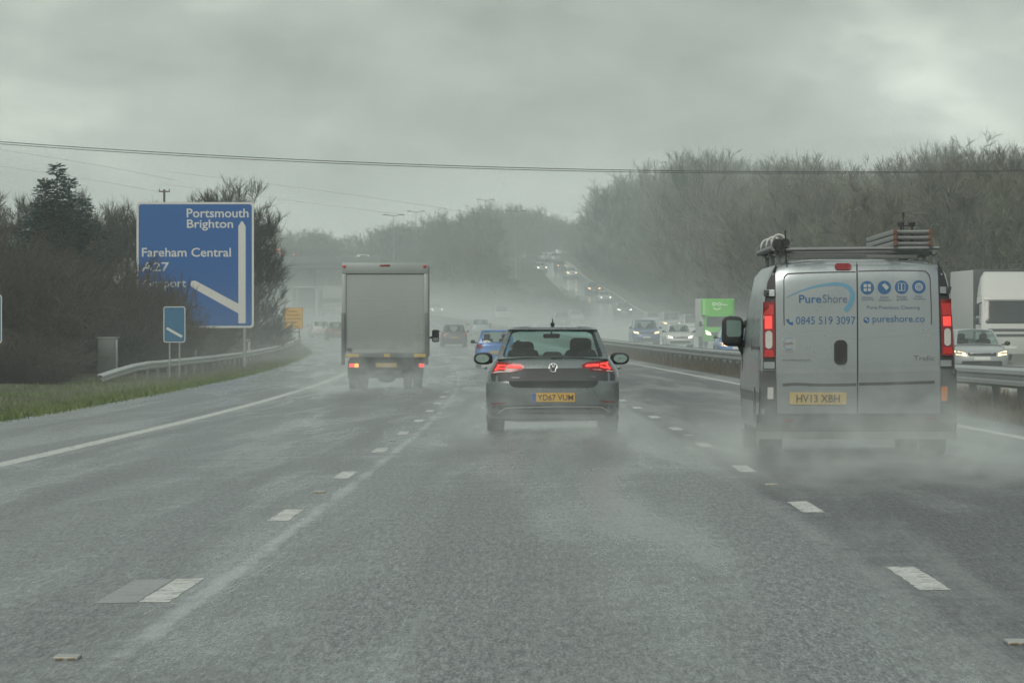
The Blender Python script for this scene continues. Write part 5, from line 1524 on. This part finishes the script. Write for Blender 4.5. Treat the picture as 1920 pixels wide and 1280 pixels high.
def plant(protos, k, loc, rz, sc, name, label, cat, group):
    tm, cm = protos[k % len(protos)]
    o = bpy.data.objects.new(name, tm); COL.objects.link(o)
    o.location = loc; o.rotation_euler = (0, 0, rz); o.scale = sc
    tag(o, label, cat, group)
    c = bpy.data.objects.new('crown', cm); link(c, o)
    return o

def as_mesh(name, V, F, m):
    me = bpy.data.meshes.new(name); me.from_pydata([tuple(v) for v in V], [], F); me.materials.append(m); return me

SKY = [(-60, 350), (0, 343), (30, 352), (60, 335), (150, 345), (200, 366), (260, 362), (320, 348), (352, 333), (400, 322), (450, 330), (480, 352), (500, 400), (515, 424), (560, 421), (600, 430), (640, 430), (700, 424), (740, 405), (760, 416), (800, 404), (850, 392), (900, 379), (960, 381), (1000, 384), (1040, 400), (1080, 408), (1100, 396), (1125, 345), (1160, 305), (1200, 291), (1250, 284), (1300, 269), (1350, 271), (1400, 291), (1450, 288), (1500, 282), (1560, 294), (1620, 284), (1700, 290), (1730, 258), (1780, 239), (1830, 266), (1880, 274), (1910, 249), (2100, 270)]
def sky(x): return float(np.interp(x, [a for a, b in SKY], [b for a, b in SKY])) + (14 if x > 1110 else 3)

def build_vegetation():
    rnd = random.Random(21)
    bark = mat('bark', (.095, .088, .074), .9, 0, .3, 2); bark2 = mat('bark_brown', (.07, .055, .042), .9, 0, .3, 2)
    twg = mat('twigs', (.150, .143, .120), .9, 0, .35, .25); twd = mat('twigs_dark', (.046, .045, .038), .9, 0, .35, .4); twb = mat('twigs_brown', (.058, .047, .037), .9, 0, .4, .5); twg2 = mat('twigs_olive', (.142, .148, .108), .9, 0, .35, .25)
    ndl = mat('needles', (.022, .058, .046), .8, 0, .4, 1.2)
    for mm in (twg, twg2, twd, twb, bark):
        t = NT(mm.node_tree); b = t.n['Principled BSDF']; src = b.inputs['Base Color'].links[0].from_socket
        oi = t.node('ShaderNodeObjectInfo'); f = t.m('MULTIPLY_ADD', oi.outputs['Random'], .5, .75)
        mx = t.node('ShaderNodeMix', data_type='RGBA', blend_type='MULTIPLY'); mx.inputs[0].default_value = 1
        t.l.new(src, mx.inputs[6]); t.l.new(f, mx.inputs[7])
        warm = t.mix(t.m('FRACT', t.m('MULTIPLY', oi.outputs['Random'], 7.3)), (1.06, .99, .91), (.93, 1.0, 1.0))
        m2 = t.node('ShaderNodeMix', data_type='RGBA', blend_type='MULTIPLY'); m2.inputs[0].default_value = 1
        t.l.new(mx.outputs[2], m2.inputs[6]); t.l.new(warm, m2.inputs[7]); t.l.new(m2.outputs[2], b.inputs['Base Color'])
    # four tall trees for the woods, 10 m each before scaling
    wood = []
    for k in range(5):
        a = grow(rnd, 10, rnd.uniform(3.0, 3.7), prim=20, sec=7, ter=5, tw=7, clear=.02, tww=.017, twl=.75, trunk_r=.10)
        wood.append((as_mesh('bare_tree', a[0], a[1], bark), as_mesh('crown', a[2], a[3], twg if k % 2 else twg2)))
    near = []
    for k in range(3):
        a = grow(rnd, 10, rnd.uniform(2.5, 3.2), prim=20, sec=7, ter=6, tw=7, clear=.04, tww=.010, twl=.6, trunk_r=.10, up=.5)
        near.append((as_mesh('bare_tree', a[0], a[1], bark), as_mesh('crown', a[2], a[3], twd)))
    shr = []
    for k in range(4):
        a = grow_shrub(rnd, 4.0, 3.4, 34, 8, 13)
        shr.append((as_mesh('bare_shrub', a[0], a[1], bark2), as_mesh('crown', a[2], a[3], twb if k % 2 else twd)))
    con = []
    for k in range(2):
        a = grow_conifer(rnd, 10, 2.6)
        con.append((as_mesh('conifer', a[0], a[1], bark), as_mesh('crown', a[2], a[3], ndl)))
    # --- right-hand wood
    cand = []
    for i in range(1600):
        d = rnd.uniform(215, 800); off = rnd.uniform(3.6 if d < 400 else 5.0, 50)
        X = hr(d) + off; x = 960 + X * FPX / d
        if x > 2120: continue
        g = ground(X, d); hm = 1.2 + (642 - sky(x)) * d / FPX - g
        if hm < 5: continue
        cand.append((x, X, d, g, hm, off))
    used = []; n = 0
    for (x, X, d, g, hm, off) in cand:
        if any(abs(x - u[0]) < 11 and abs(d - u[1]) < 36 for u in used): continue
        used.append((x, d)); h = min(hm * rnd.uniform(.78, .97), 20)
        if off < 5: h = min(h, hm * rnd.uniform(.45, .95))
        s = h / 10; w = max(.8, min(s, 1.5)) * rnd.uniform(.9, 1.25)
        plant(wood, n, (X, d, g - .1), rnd.uniform(0, 6.28), (w, w, s), 'bare_tree', 'bare grey winter tree in the dense wood on the right-hand slope', 'tree', 'trees of the right-hand wood'); n += 1
        if n >= 225: break
    # big trees that break the skyline
    for x, y, d, lab in ((1300, 281, 470, 'tall round-topped bare tree at the left summit of the right-hand wood'), (1780, 252, 300, 'tall spreading bare tree rising above the wood behind the silver van'), (1912, 262, 290, 'tall bare tree at the right edge of the photo'), (1140, 340, 640, 'leaning bare tree at the left end of the right-hand wood')):
        X = px(x, d); g = ground(X, d); h = 1.2 + (642 - y) * d / FPX - g; s = h / 10
        plant(near, n, (X, d, g), n, (min(s, 1.45), min(s, 1.45), s), 'bare_tree', lab, 'tree', 'trees of the right-hand wood'); n += 1
    # understorey along the foot of the wood
    for i in range(60):
        d = rnd.uniform(240, 760); X = hr(d) + rnd.uniform(3.0, 6.5); x = 960 + X * FPX / d
        if x > 1960: continue
        s = rnd.uniform(.6, 1.1)
        plant(shr, i, (X, d, ground(X, d)), rnd.uniform(0, 6), (s * 1.5, s * 1.5, s), 'bare_shrub', 'bare shrub at the foot of the right-hand wood', 'shrub', 'shrubs at the foot of the right-hand wood')
    # --- wooded hill in the middle and far left
    n = 0; used = []
    for i in range(1500):
        d = rnd.uniform(500, 1010); a, b = L(d) + E3 + 2.2, hl(d) - 1.2
        if b - a < 2: continue
        X = rnd.uniform(a, b); x = 960 + X * FPX / d
        if x < 470 or x > 1110: continue
        if 755 < d < 785 and X < -10: continue
        g = ground(X, d); hm = 1.2 + (642 - sky(x)) * d / FPX - g
        if hm < 3.5 or any(abs(x - u[0]) < 11 and abs(d - u[1]) < 55 for u in used): continue
        xr = x + 4.6 * FPX / d
        if xr > 985:
            hm = min(hm, 1.2 + (642 - float(np.interp(xr, [985, 1000, 1050, 1085, 1110], [484, 496, 552, 598, 625]))) * d / FPX - g)
            if hm < 1.5: continue
        used.append((x, d)); h = min(hm * rnd.uniform(.8, 1.0), 15)
        if X - a < 4 or b - X < 4: h = min(h, rnd.uniform(4, 8))
        if d < 560: h = min(h, rnd.uniform(2.5, 4.5))
        s = h / 10; w = max(s, .55) * rnd.uniform(.9, 1.3)
        plant(wood, n, (X, d, g - .1), rnd.uniform(0, 6.28), (w, w, s), 'bare_tree', 'hazy bare tree on the wooded hill between the two roads', 'tree', 'trees on the central hill'); n += 1
        if n >= 110: break
    # trees closing the view beyond the crest of the hill road
    for i in range(46):
        d = rnd.uniform(885, 1040); x = rnd.uniform(915, 1150); X = px(x, d)
        if hl(d) - 3 < X < hr(d) + 3: continue
        g = ground(X, d); hm = 1.2 + (642 - sky(x)) * d / FPX - g
        if hm < 4: continue
        s = min(hm, 17) * rnd.uniform(.82, 1) / 10
        plant(wood, i, (X, d, g - .1), rnd.uniform(0, 6.28), (s * 1.1, s * 1.1, s), 'bare_tree', 'hazy bare tree beyond the crest of the hill road', 'tree', 'trees beyond the crest')
    # trees left of the far carriageway, seen past the sign
    for i in range(16):
        d = rnd.uniform(820, 1000); x = rnd.uniform(430, 620); X = px(x, d); g = ground(X, d)
        h = max(4, min(14, 1.2 + (642 - sky(x)) * d / FPX - g)) * rnd.uniform(.85, 1); s = h / 10
        plant(wood, i, (X, d, g), i, (s * 1.2, s * 1.2, s), 'bare_tree', 'hazy far bare tree beyond the overbridge', 'tree', 'trees beyond the overbridge')
    # --- left-hand side: trees behind, thicket in front
    for i, (x, y, d) in enumerate(((-20, 345, 236), (20, 350, 240), (55, 332, 250), (140, 348, 246), (175, 352, 236), (205, 362, 244), (240, 366, 238), (275, 360, 250), (325, 350, 246))):
        X = px(x, d); g = ground(X, d); h = 1.2 + (642 - y) * d / FPX - g; s = h / 10
        plant(near, i, (X, d, g), i * 1.3, (s * .9, s * .9, s), 'bare_tree', 'slender bare tree in the row behind the thicket left of the big sign', 'tree', 'trees behind the left thicket')
    for i, (x, y, d, lab) in enumerate(((358, 330, 236, 'bare tree showing above the left half of the big blue sign'), (408, 320, 232, 'twiggy bare tree rising highest above the big blue sign'), (450, 328, 238, 'bare tree above the right corner of the big blue sign'), (478, 350, 240, 'bare tree at the right edge of the big sign'), (484, 436, 246, 'low spreading bare tree drooping over the exit lane right of the big sign'))):
        X = px(x, d); g = ground(X, d); h = 1.2 + (642 - y) * d / FPX - g; s = h / 10
        plant(near, i + 1, (X, d, g), i * 2.1, (s * (1.15 if i < 3 else .8), s, s), 'bare_tree', lab, 'tree', 'trees around the big sign')
    for i, (x, y, d, w, lab) in enumerate(((107, 304, 212, 1.5, 'dark green conifer, tallest of its clump, left of the big sign'), (84, 332, 210, 1.45, 'dark green conifer on the left side of its clump'), (129, 330, 214, 1.5, 'dark green conifer on the right side of its clump'), (160, 368, 209, 1.25, 'lowest dark green conifer of the clump, nearest the big sign'), (66, 376, 213, 1.2, 'short dark green conifer at the far left of the clump'))):
        X = px(x, d); g = ground(X, d); h = 1.2 + (642 - y) * d / FPX - g; s = h / 10
        plant(con, i, (X, d, g), i * 1.7, (w, w, s), 'conifer', lab, 'conifer', 'conifers left of the big sign')
    FR = [(-60, 440), (0, 430), (60, 455), (120, 468), (180, 455), (225, 465), (250, 486), (275, 505), (300, 512), (325, 530), (345, 555), (362, 600), (385, 655), (470, 655)]
    def place_shrub(x, d, lo, hi, lab, grp, wmul=1.0):
        X = px(x, d); g = ground(X, d); y = float(np.interp(x, [a for a, b in FR], [b for a, b in FR]))
        hm = 1.2 + (642 - y) * d / FPX - g
        s = max(.25, min(hm * rnd.uniform(lo, hi) / 4.0, 1.6))
        w = max(.5, s) * wmul * rnd.uniform(.8, 1.1)
        plant(shr, rnd.randrange(4), (X, d, g), rnd.uniform(0, 6), (w, w, s), 'bare_shrub', lab, 'shrub', grp)
    for i in range(70):
        d = rnd.uniform(160, 205); x = rnd.uniform(-50, 55 if d < 171 else (235 if d < 180 else (300 if d < 193 else 250)))
        if abs(x - 205) < 75 and d < 176: continue
        place_shrub(x, d, .5, .92, 'brown bare shrub in the thicket left of the big sign', 'shrubs of the left thicket')
    for i in range(14):
        d = rnd.uniform(181, 191); x = 258 + i * 6 + rnd.uniform(-4, 4)
        place_shrub(x, d, .72, .9, 'brown bare shrub growing up in front of the lower left of the big sign', 'shrubs in front of the big sign', .62)
    for i in range(26):                                   # low brambles at the foot of the thicket
        d = rnd.uniform(146, 172); x = rnd.uniform(-60, 105); X = px(x, d)
        s = rnd.uniform(.22, .42)
        plant(shr, i, (X, d, ground(X, d)), rnd.uniform(0, 6), (s * 1.7, s * 1.7, s), 'bramble', 'low dark bramble at the foot of the left thicket', 'bramble', 'brambles on the left verge')
    for i in range(30):                                   # scrub below and beside the sign
        x = rnd.uniform(330, 520); d = rnd.uniform(200, 262); X = px(x, d)
        if X > L(d) + e0(d) - 4.2: continue
        s = rnd.uniform(.35, .8) if x < 490 else rnd.uniform(.2, .45)
        plant(shr, i, (X, d, ground(X, d)), rnd.uniform(0, 6), (s * 1.3, s * 1.3, s), 'bare_shrub', 'dark bare shrub under and behind the big sign', 'shrub', 'shrubs behind the big sign')
    for i in range(14):
        x = 492 + i * 4.6; d = 268 + i * 2.2; X = px(x, d); s = rnd.uniform(.08, .16) if i > 5 else rnd.uniform(.25, .5)
        plant(shr, i, (X, d, ground(X, d)), rnd.uniform(0, 6), (s * 1.6, s * 1.6, s), 'bare_shrub', 'low dark shrub between the barrier end and the yellow board', 'shrub', 'shrubs beside the yellow board')
    for i in range(22):                                   # bushes on the nose between the carriageways
        d = rnd.uniform(440, 560); a, b = L(d) + E3 + 1.2, hl(d) - 1.0
        if b - a < .6: continue
        X = rnd.uniform(a, b); s = rnd.uniform(.25, .55)
        plant(shr, i, (X, d, ground(X, d)), rnd.uniform(0, 6), (s * 1.5, s * 1.5, s), 'bare_shrub', 'hazy dark shrub on the nose where the hill road joins', 'shrub', 'shrubs between the roads')
    # --- grass
    def blades(name, spots, hmin, hmax, w, m, lean=.5):
        rng = np.random.default_rng(4); V = []; F = []
        for (X, d) in spots:
            z = ground(X, d); k = len(V); h = rng.uniform(hmin, hmax); a = rng.uniform(0, 6.28); l = rng.normal(0, lean, 2) * h
            dx, dy = math.cos(a) * w, math.sin(a) * w
            V += [(X - dx, d - dy, z - .03), (X + dx, d + dy, z - .03), (X + l[0], d + l[1], z + h)]; F.append((k, k + 1, k + 2))
        o = rawmesh(name, V, F, m); o['kind'] = 'stuff'
    gm, t, b = new_mat('verge_grass')
    tc = t.node('ShaderNodeTexCoord').outputs['Object']
    t.l.new(t.ramp(t.m('MULTIPLY_ADD', t.noise(tc, .5, 4, .6), .6, t.m('MULTIPLY', t.noise(tc, 9, 3, .6), .4)), [(.3, (.045, .065, .022)), (.46, (.095, .145, .045)), (.58, (.16, .20, .07)), (.72, (.16, .13, .075))]), b.inputs['Base Color']); b.inputs['Roughness'].default_value = .8
    dm, t, b = new_mat('dead_grass')
    tc = t.node('ShaderNodeTexCoord').outputs['Object']
    t.l.new(t.ramp(t.noise(tc, 1.6, 5, .7), [(.3, (.035, .032, .022)), (.5, (.085, .070, .042)), (.7, (.16, .125, .075))]), b.inputs['Base Color']); b.inputs['Roughness'].default_value = .9
    r2 = random.Random(8)
    sp = []
    while len(sp) < 42000:
        d = 62 + 190 * r2.random() ** 1.3; off = -.28 + .4 * r2.random() + 8.0 * r2.random() ** 1.4
        if d > 165 and off > 4.6: continue
        sp.append((L(d) + e0(d) - off, d))
    blades('grass', sp, .03, .17, .012, gm, .8)
    sp = []
    while len(sp) < 22000:
        d = 150 + 165 * r2.random(); off = r2.uniform(.3, 6.5)
        sp.append((L(d) + e0(d) - off, d))
    blades('verge_weeds', sp, .04, .16, .012, dm, .4)
    sp = []
    while len(sp) < 42000:
        d = 48 + 260 * r2.random() ** 1.5; X = L(d) + r2.uniform(E1 + .05, E2 - .1); sp.append((X, d))
    blades('median_grass', sp, .10, .42, .010, dm, .35)
# ------------------------------------------------------------------ air, sky, light, camera
def volume_mat(name, col, density, step=None, hetero=None):
    m = bpy.data.materials.new(name); m.use_nodes = True
    t = NT(m.node_tree); t.n.remove(t.n['Principled BSDF'])
    v = t.node('ShaderNodeVolumePrincipled'); v.inputs['Color'].default_value = (*col, 1); v.inputs['Density'].default_value = density; v.inputs['Anisotropy'].default_value = .0
    t.l.new(v.outputs[0], t.n['Material Output'].inputs['Volume'])
    if hetero is not None: hetero(t, v)
    if step: 
        try: m.cycles.volume_step_rate = step
        except Exception: pass
    return m

HAZE_D = .00055
def build_air():
    bm = bmesh.new(); box(bm, -560, 560, -70, 1450, -4.0, 58.0)
    o = obj('haze', bm, volume_mat('haze_air', (.86, .955, .94), HAZE_D), None, smooth=False); o['kind'] = 'stuff'
    # spray hanging over the far carriageways
    def het(t, v):
        P = t.node('ShaderNodeNewGeometry').outputs['Position']
        s = t.node('ShaderNodeSeparateXYZ'); t.l.new(P, s.inputs[0])
        y = s.outputs['Y']
        q = t.m('MAXIMUM', t.m('SUBTRACT', y, 60.0), 0.0)
        zq = t.m('MULTIPLY', t.m('MULTIPLY', q, q), 2.1e-5)
        zl = t.m('MULTIPLY_ADD', t.m('SUBTRACT', y, 380.0), .015, 2.1504)
        zr = t.m('MINIMUM', zq, zl)
        h = t.m('MAXIMUM', t.m('SUBTRACT', s.outputs['Z'], zr), 0.0)
        fall = t.m('POWER', 2.718, t.m('MULTIPLY', h, -1 / 1.5))
        top = t.ss(h, 6.4, 3.5)
        ramp = t.m('MULTIPLY_ADD', t.ss(y, 48.0, 130.0), .45, t.m('MULTIPLY', t.ss(y, 90.0, 230.0), .55))
        n = t.noise(t.mapv(P, (.05, .018, .22)), 1.0, 2, .6)
        n = t.ss(n, .30, .70)
        den = t.m('MULTIPLY', t.m('MULTIPLY', fall, ramp), t.m('MULTIPLY', top, t.m('MULTIPLY_ADD', n, 1.0, .45)))
        t.l.new(t.m('MULTIPLY', den, 0.015), v.inputs['Density'])
    V = []; F = []
    ds = drange(48, 700, 11)
    for d in ds:
        a, b = L(d) - 12, max(L(d) + 26, 0)
        z = zm(d)
        V += [(a, d, z - .5), (b, d, z - .5), (b - 1, d, z + 6.5), (a + 1, d, z + 6.5)]
    for i in range(len(ds) - 1):
        for k in range(4):
            j = (k + 1) % 4; F.append((4 * i + k, 4 * i + 4 + k, 4 * i + 4 + j, 4 * i + j))
    F.append((0, 1, 2, 3)); n = 4 * len(ds); F.append((n - 1, n - 2, n - 3, n - 4))
    o = rawmesh('road_spray', V, F, volume_mat('road_spray_air', (.93, .985, .965), .0, .14, het)); o['kind'] = 'stuff'
    # thicker drizzle hanging in the dip beyond the junction
    def het2(t, v):
        P = t.node('ShaderNodeNewGeometry').outputs['Position']
        s = t.node('ShaderNodeSeparateXYZ'); t.l.new(P, s.inputs[0])
        n = t.ss(t.noise(t.mapv(P, (.012, .006, .03)), 1.0, 2, .5), .3, .7)
        d = t.m('MULTIPLY', t.m('MULTIPLY', t.ss(s.outputs['Y'], 205.0, 360.0), t.m('MULTIPLY_ADD', t.ss(s.outputs['Y'], 800.0, 480.0), .6, .4)), t.m('MULTIPLY_ADD', n, .6, .7))
        t.l.new(t.m('MULTIPLY', d, .00105), v.inputs['Density'])
    bm = bmesh.new(); box(bm, -150, 150, 205, 1100, -3, 56)
    o = obj('drizzle', bm, volume_mat('drizzle_air', (.87, .96, .94), 0, .5, het2), None, smooth=False); o['kind'] = 'stuff'
    # plumes thrown up by the wheels
    def plume(name, X, d0, d1, hw, h, dens, seed, back=.5):
        yc, hy = (d0 + d1) / 2, (d1 - d0) / 2; z0 = zm(yc)
        def het(t, v):
            P = t.node('ShaderNodeNewGeometry').outputs['Position']
            s = t.node('ShaderNodeSeparateXYZ'); t.l.new(P, s.inputs[0])
            ux = t.m('DIVIDE', t.m('SUBTRACT', s.outputs['X'], X), hw); uy = t.m('DIVIDE', t.m('SUBTRACT', s.outputs['Y'], yc), hy); uz = t.m('DIVIDE', t.m('SUBTRACT', s.outputs['Z'], z0 - .05), h)
            fx = t.ss(t.m('ABSOLUTE', ux), 1.0, .35); fy = t.m('MULTIPLY', t.ss(uy, 1.0, .55), t.ss(uy, -1.0, back))
            n = t.noise(t.mapv(P, (1, .38, 1.25), (seed * 7.3, 0, 0)), 1.7, 3, .66, .5)
            hz = t.m('ADD', uz, t.m('MULTIPLY_ADD', n, -1.1, .55))
            fz = t.ss(hz, .75, -.05)
            edge = t.ss(uz, 1.0, .7)
            den = t.m('MULTIPLY', t.m('MULTIPLY', fx, fy), t.m('MULTIPLY', fz, t.m('MULTIPLY', edge, t.ss(n, .36, .64))))
            t.l.new(t.m('MULTIPLY', den, dens), v.inputs['Density'])
        bm = bmesh.new(); box(bm, X - hw, X + hw, d0, d1, z0 - .1, z0 + h)
        o = obj('wheel_spray', bm, volume_mat('wheel_spray_' + name, (.93, .985, .965), 0, .6, het), None, smooth=False); o['kind'] = 'stuff'
    plume('van', 3.45, 27.5, 44.0, 2.0, 1.45, .30, 1, .35)
    plume('van_side', 1.9, 36, 47, 1.0, .9, .18, 5, .2)
    plume('hatch', .5, 42, 57.5, 1.8, .95, .20, 2, .5)
    plume('lorry', -3.4, 88, 111, 2.3, 1.8, .14, 3, .4)
    plume('blue_car', -.7, 144, 168, 1.9, 1.0, .08, 4, .4)

def build_sky():
    w = bpy.data.worlds.new('World'); SC.world = w; w.use_nodes = True
    t = NT(w.node_tree); bg = t.n['Background']
    st = t.node('ShaderNodeTexSky', sky_type='NISHITA'); st.sun_disc = False; st.sun_elevation = R(38); st.sun_rotation = R(200); st.air_density = 1.5; st.dust_density = 3.0
    tc = t.node('ShaderNodeTexCoord').outputs['Generated']
    v = t.mapv(tc, (11, 6, 30), (3.2, 0, 1.0))
    n1 = t.noise(v, .75, 5, .52, .35); n2 = t.noise(t.mapv(tc, (30, 12, 62), (1.7, 0, 4.1)), 1.0, 5, .55, .2)
    nb = t.noise(t.mapv(tc, (2.2, 2.2, 4.0), (.4, 0, 0)), 1.0, 3, .5)
    f = t.m('ADD', t.m('MULTIPLY', n1, .66), t.m('ADD', t.m('MULTIPLY', n2, .24), t.m('MULTIPLY', nb, .13)))
    c = t.ramp(f, [(.39, (1.56, 1.73, 1.66)), (.47, (2.26, 2.48, 2.34)), (.55, (2.96, 3.22, 2.98)), (.64, (4.6, 4.92, 4.32))])
    sp = t.node('ShaderNodeSeparateXYZ'); t.l.new(tc, sp.inputs[0])
    hz = t.ss(sp.outputs['Z'], .055, .02)            # the cloud base thins towards the horizon
    c = t.mix(t.m('MULTIPLY', hz, .50), c, (3.9, 4.28, 3.82))
    dimf = t.m('MULTIPLY_ADD', t.ss(sp.outputs['Z'], .030, .088), -.40, 1.12)      # heavier cloud overhead
    gx = t.m('DIVIDE', t.m('SUBTRACT', t.m('ADD', sp.outputs['X'], t.m('MULTIPLY_ADD', n2, .06, -.03)), .108), .034); gz = t.m('DIVIDE', t.m('SUBTRACT', t.m('ADD', sp.outputs['Z'], t.m('MULTIPLY_ADD', n1, .02, -.01)), .060), .017)
    gap = t.m('POWER', 2.718, t.m('MULTIPLY', t.m('ADD', t.m('MULTIPLY', gx, gx), t.m('MULTIPLY', gz, gz)), -1.0))   # thin spot in the cloud
    mul = t.node('ShaderNodeMix', data_type='RGBA', blend_type='MULTIPLY'); mul.inputs[0].default_value = 1
    t.l.new(c, mul.inputs[6]); t.l.new(t.m('ADD', dimf, t.m('MULTIPLY', gap, .38)), mul.inputs[7]); c = mul.outputs[2]
    col = t.mix(.93, st.outputs[0], c)
    t.l.new(col, bg.inputs['Color']); bg.inputs['Strength'].default_value = .1
    s = bpy.data.lights.new('sun', 'SUN'); s.energy = .6; s.angle = R(25); s.color = (1, .96, .88)
    o = bpy.data.objects.new('sun', s); COL.objects.link(o); o.rotation_euler = (R(52), 0, R(-20)); o.location = (0, 0, 80)

def build_camera():
    c = bpy.data.cameras.new('camera'); c.sensor_width = 36; c.lens = FPX / 1920 * 36; c.clip_start = .1; c.clip_end = 6000
    o = bpy.data.objects.new('camera', c); COL.objects.link(o)
    o.location = (0, 0, 1.2); o.rotation_euler = (PI / 2 + 2 / FPX, 0, 0); SC.camera = o
    SC.view_settings.view_transform = 'Standard'; SC.view_settings.look = 'None'; SC.view_settings.gamma = 1; SC.view_settings.exposure = EXPO
    SC.view_settings.use_curve_mapping = False
    cy = SC.cycles
    cy.max_bounces = 5; cy.diffuse_bounces = 2; cy.glossy_bounces = 2; cy.transmission_bounces = 3; cy.transparent_max_bounces = 10; cy.volume_bounces = 1
    cy.use_denoising = True; cy.caustics_reflective = False; cy.caustics_refractive = False
    cy.volume_max_steps = 256
EXPO = 1.3
build_camera()
build_sky()
build_ground()
build_roads()
build_barriers()
build_signs()
build_wires()
build_bridge()
build_hatch()
build_van()
build_luton()
build_green_van()
build_white_truck()
build_traffic()
build_vegetation()
build_air()
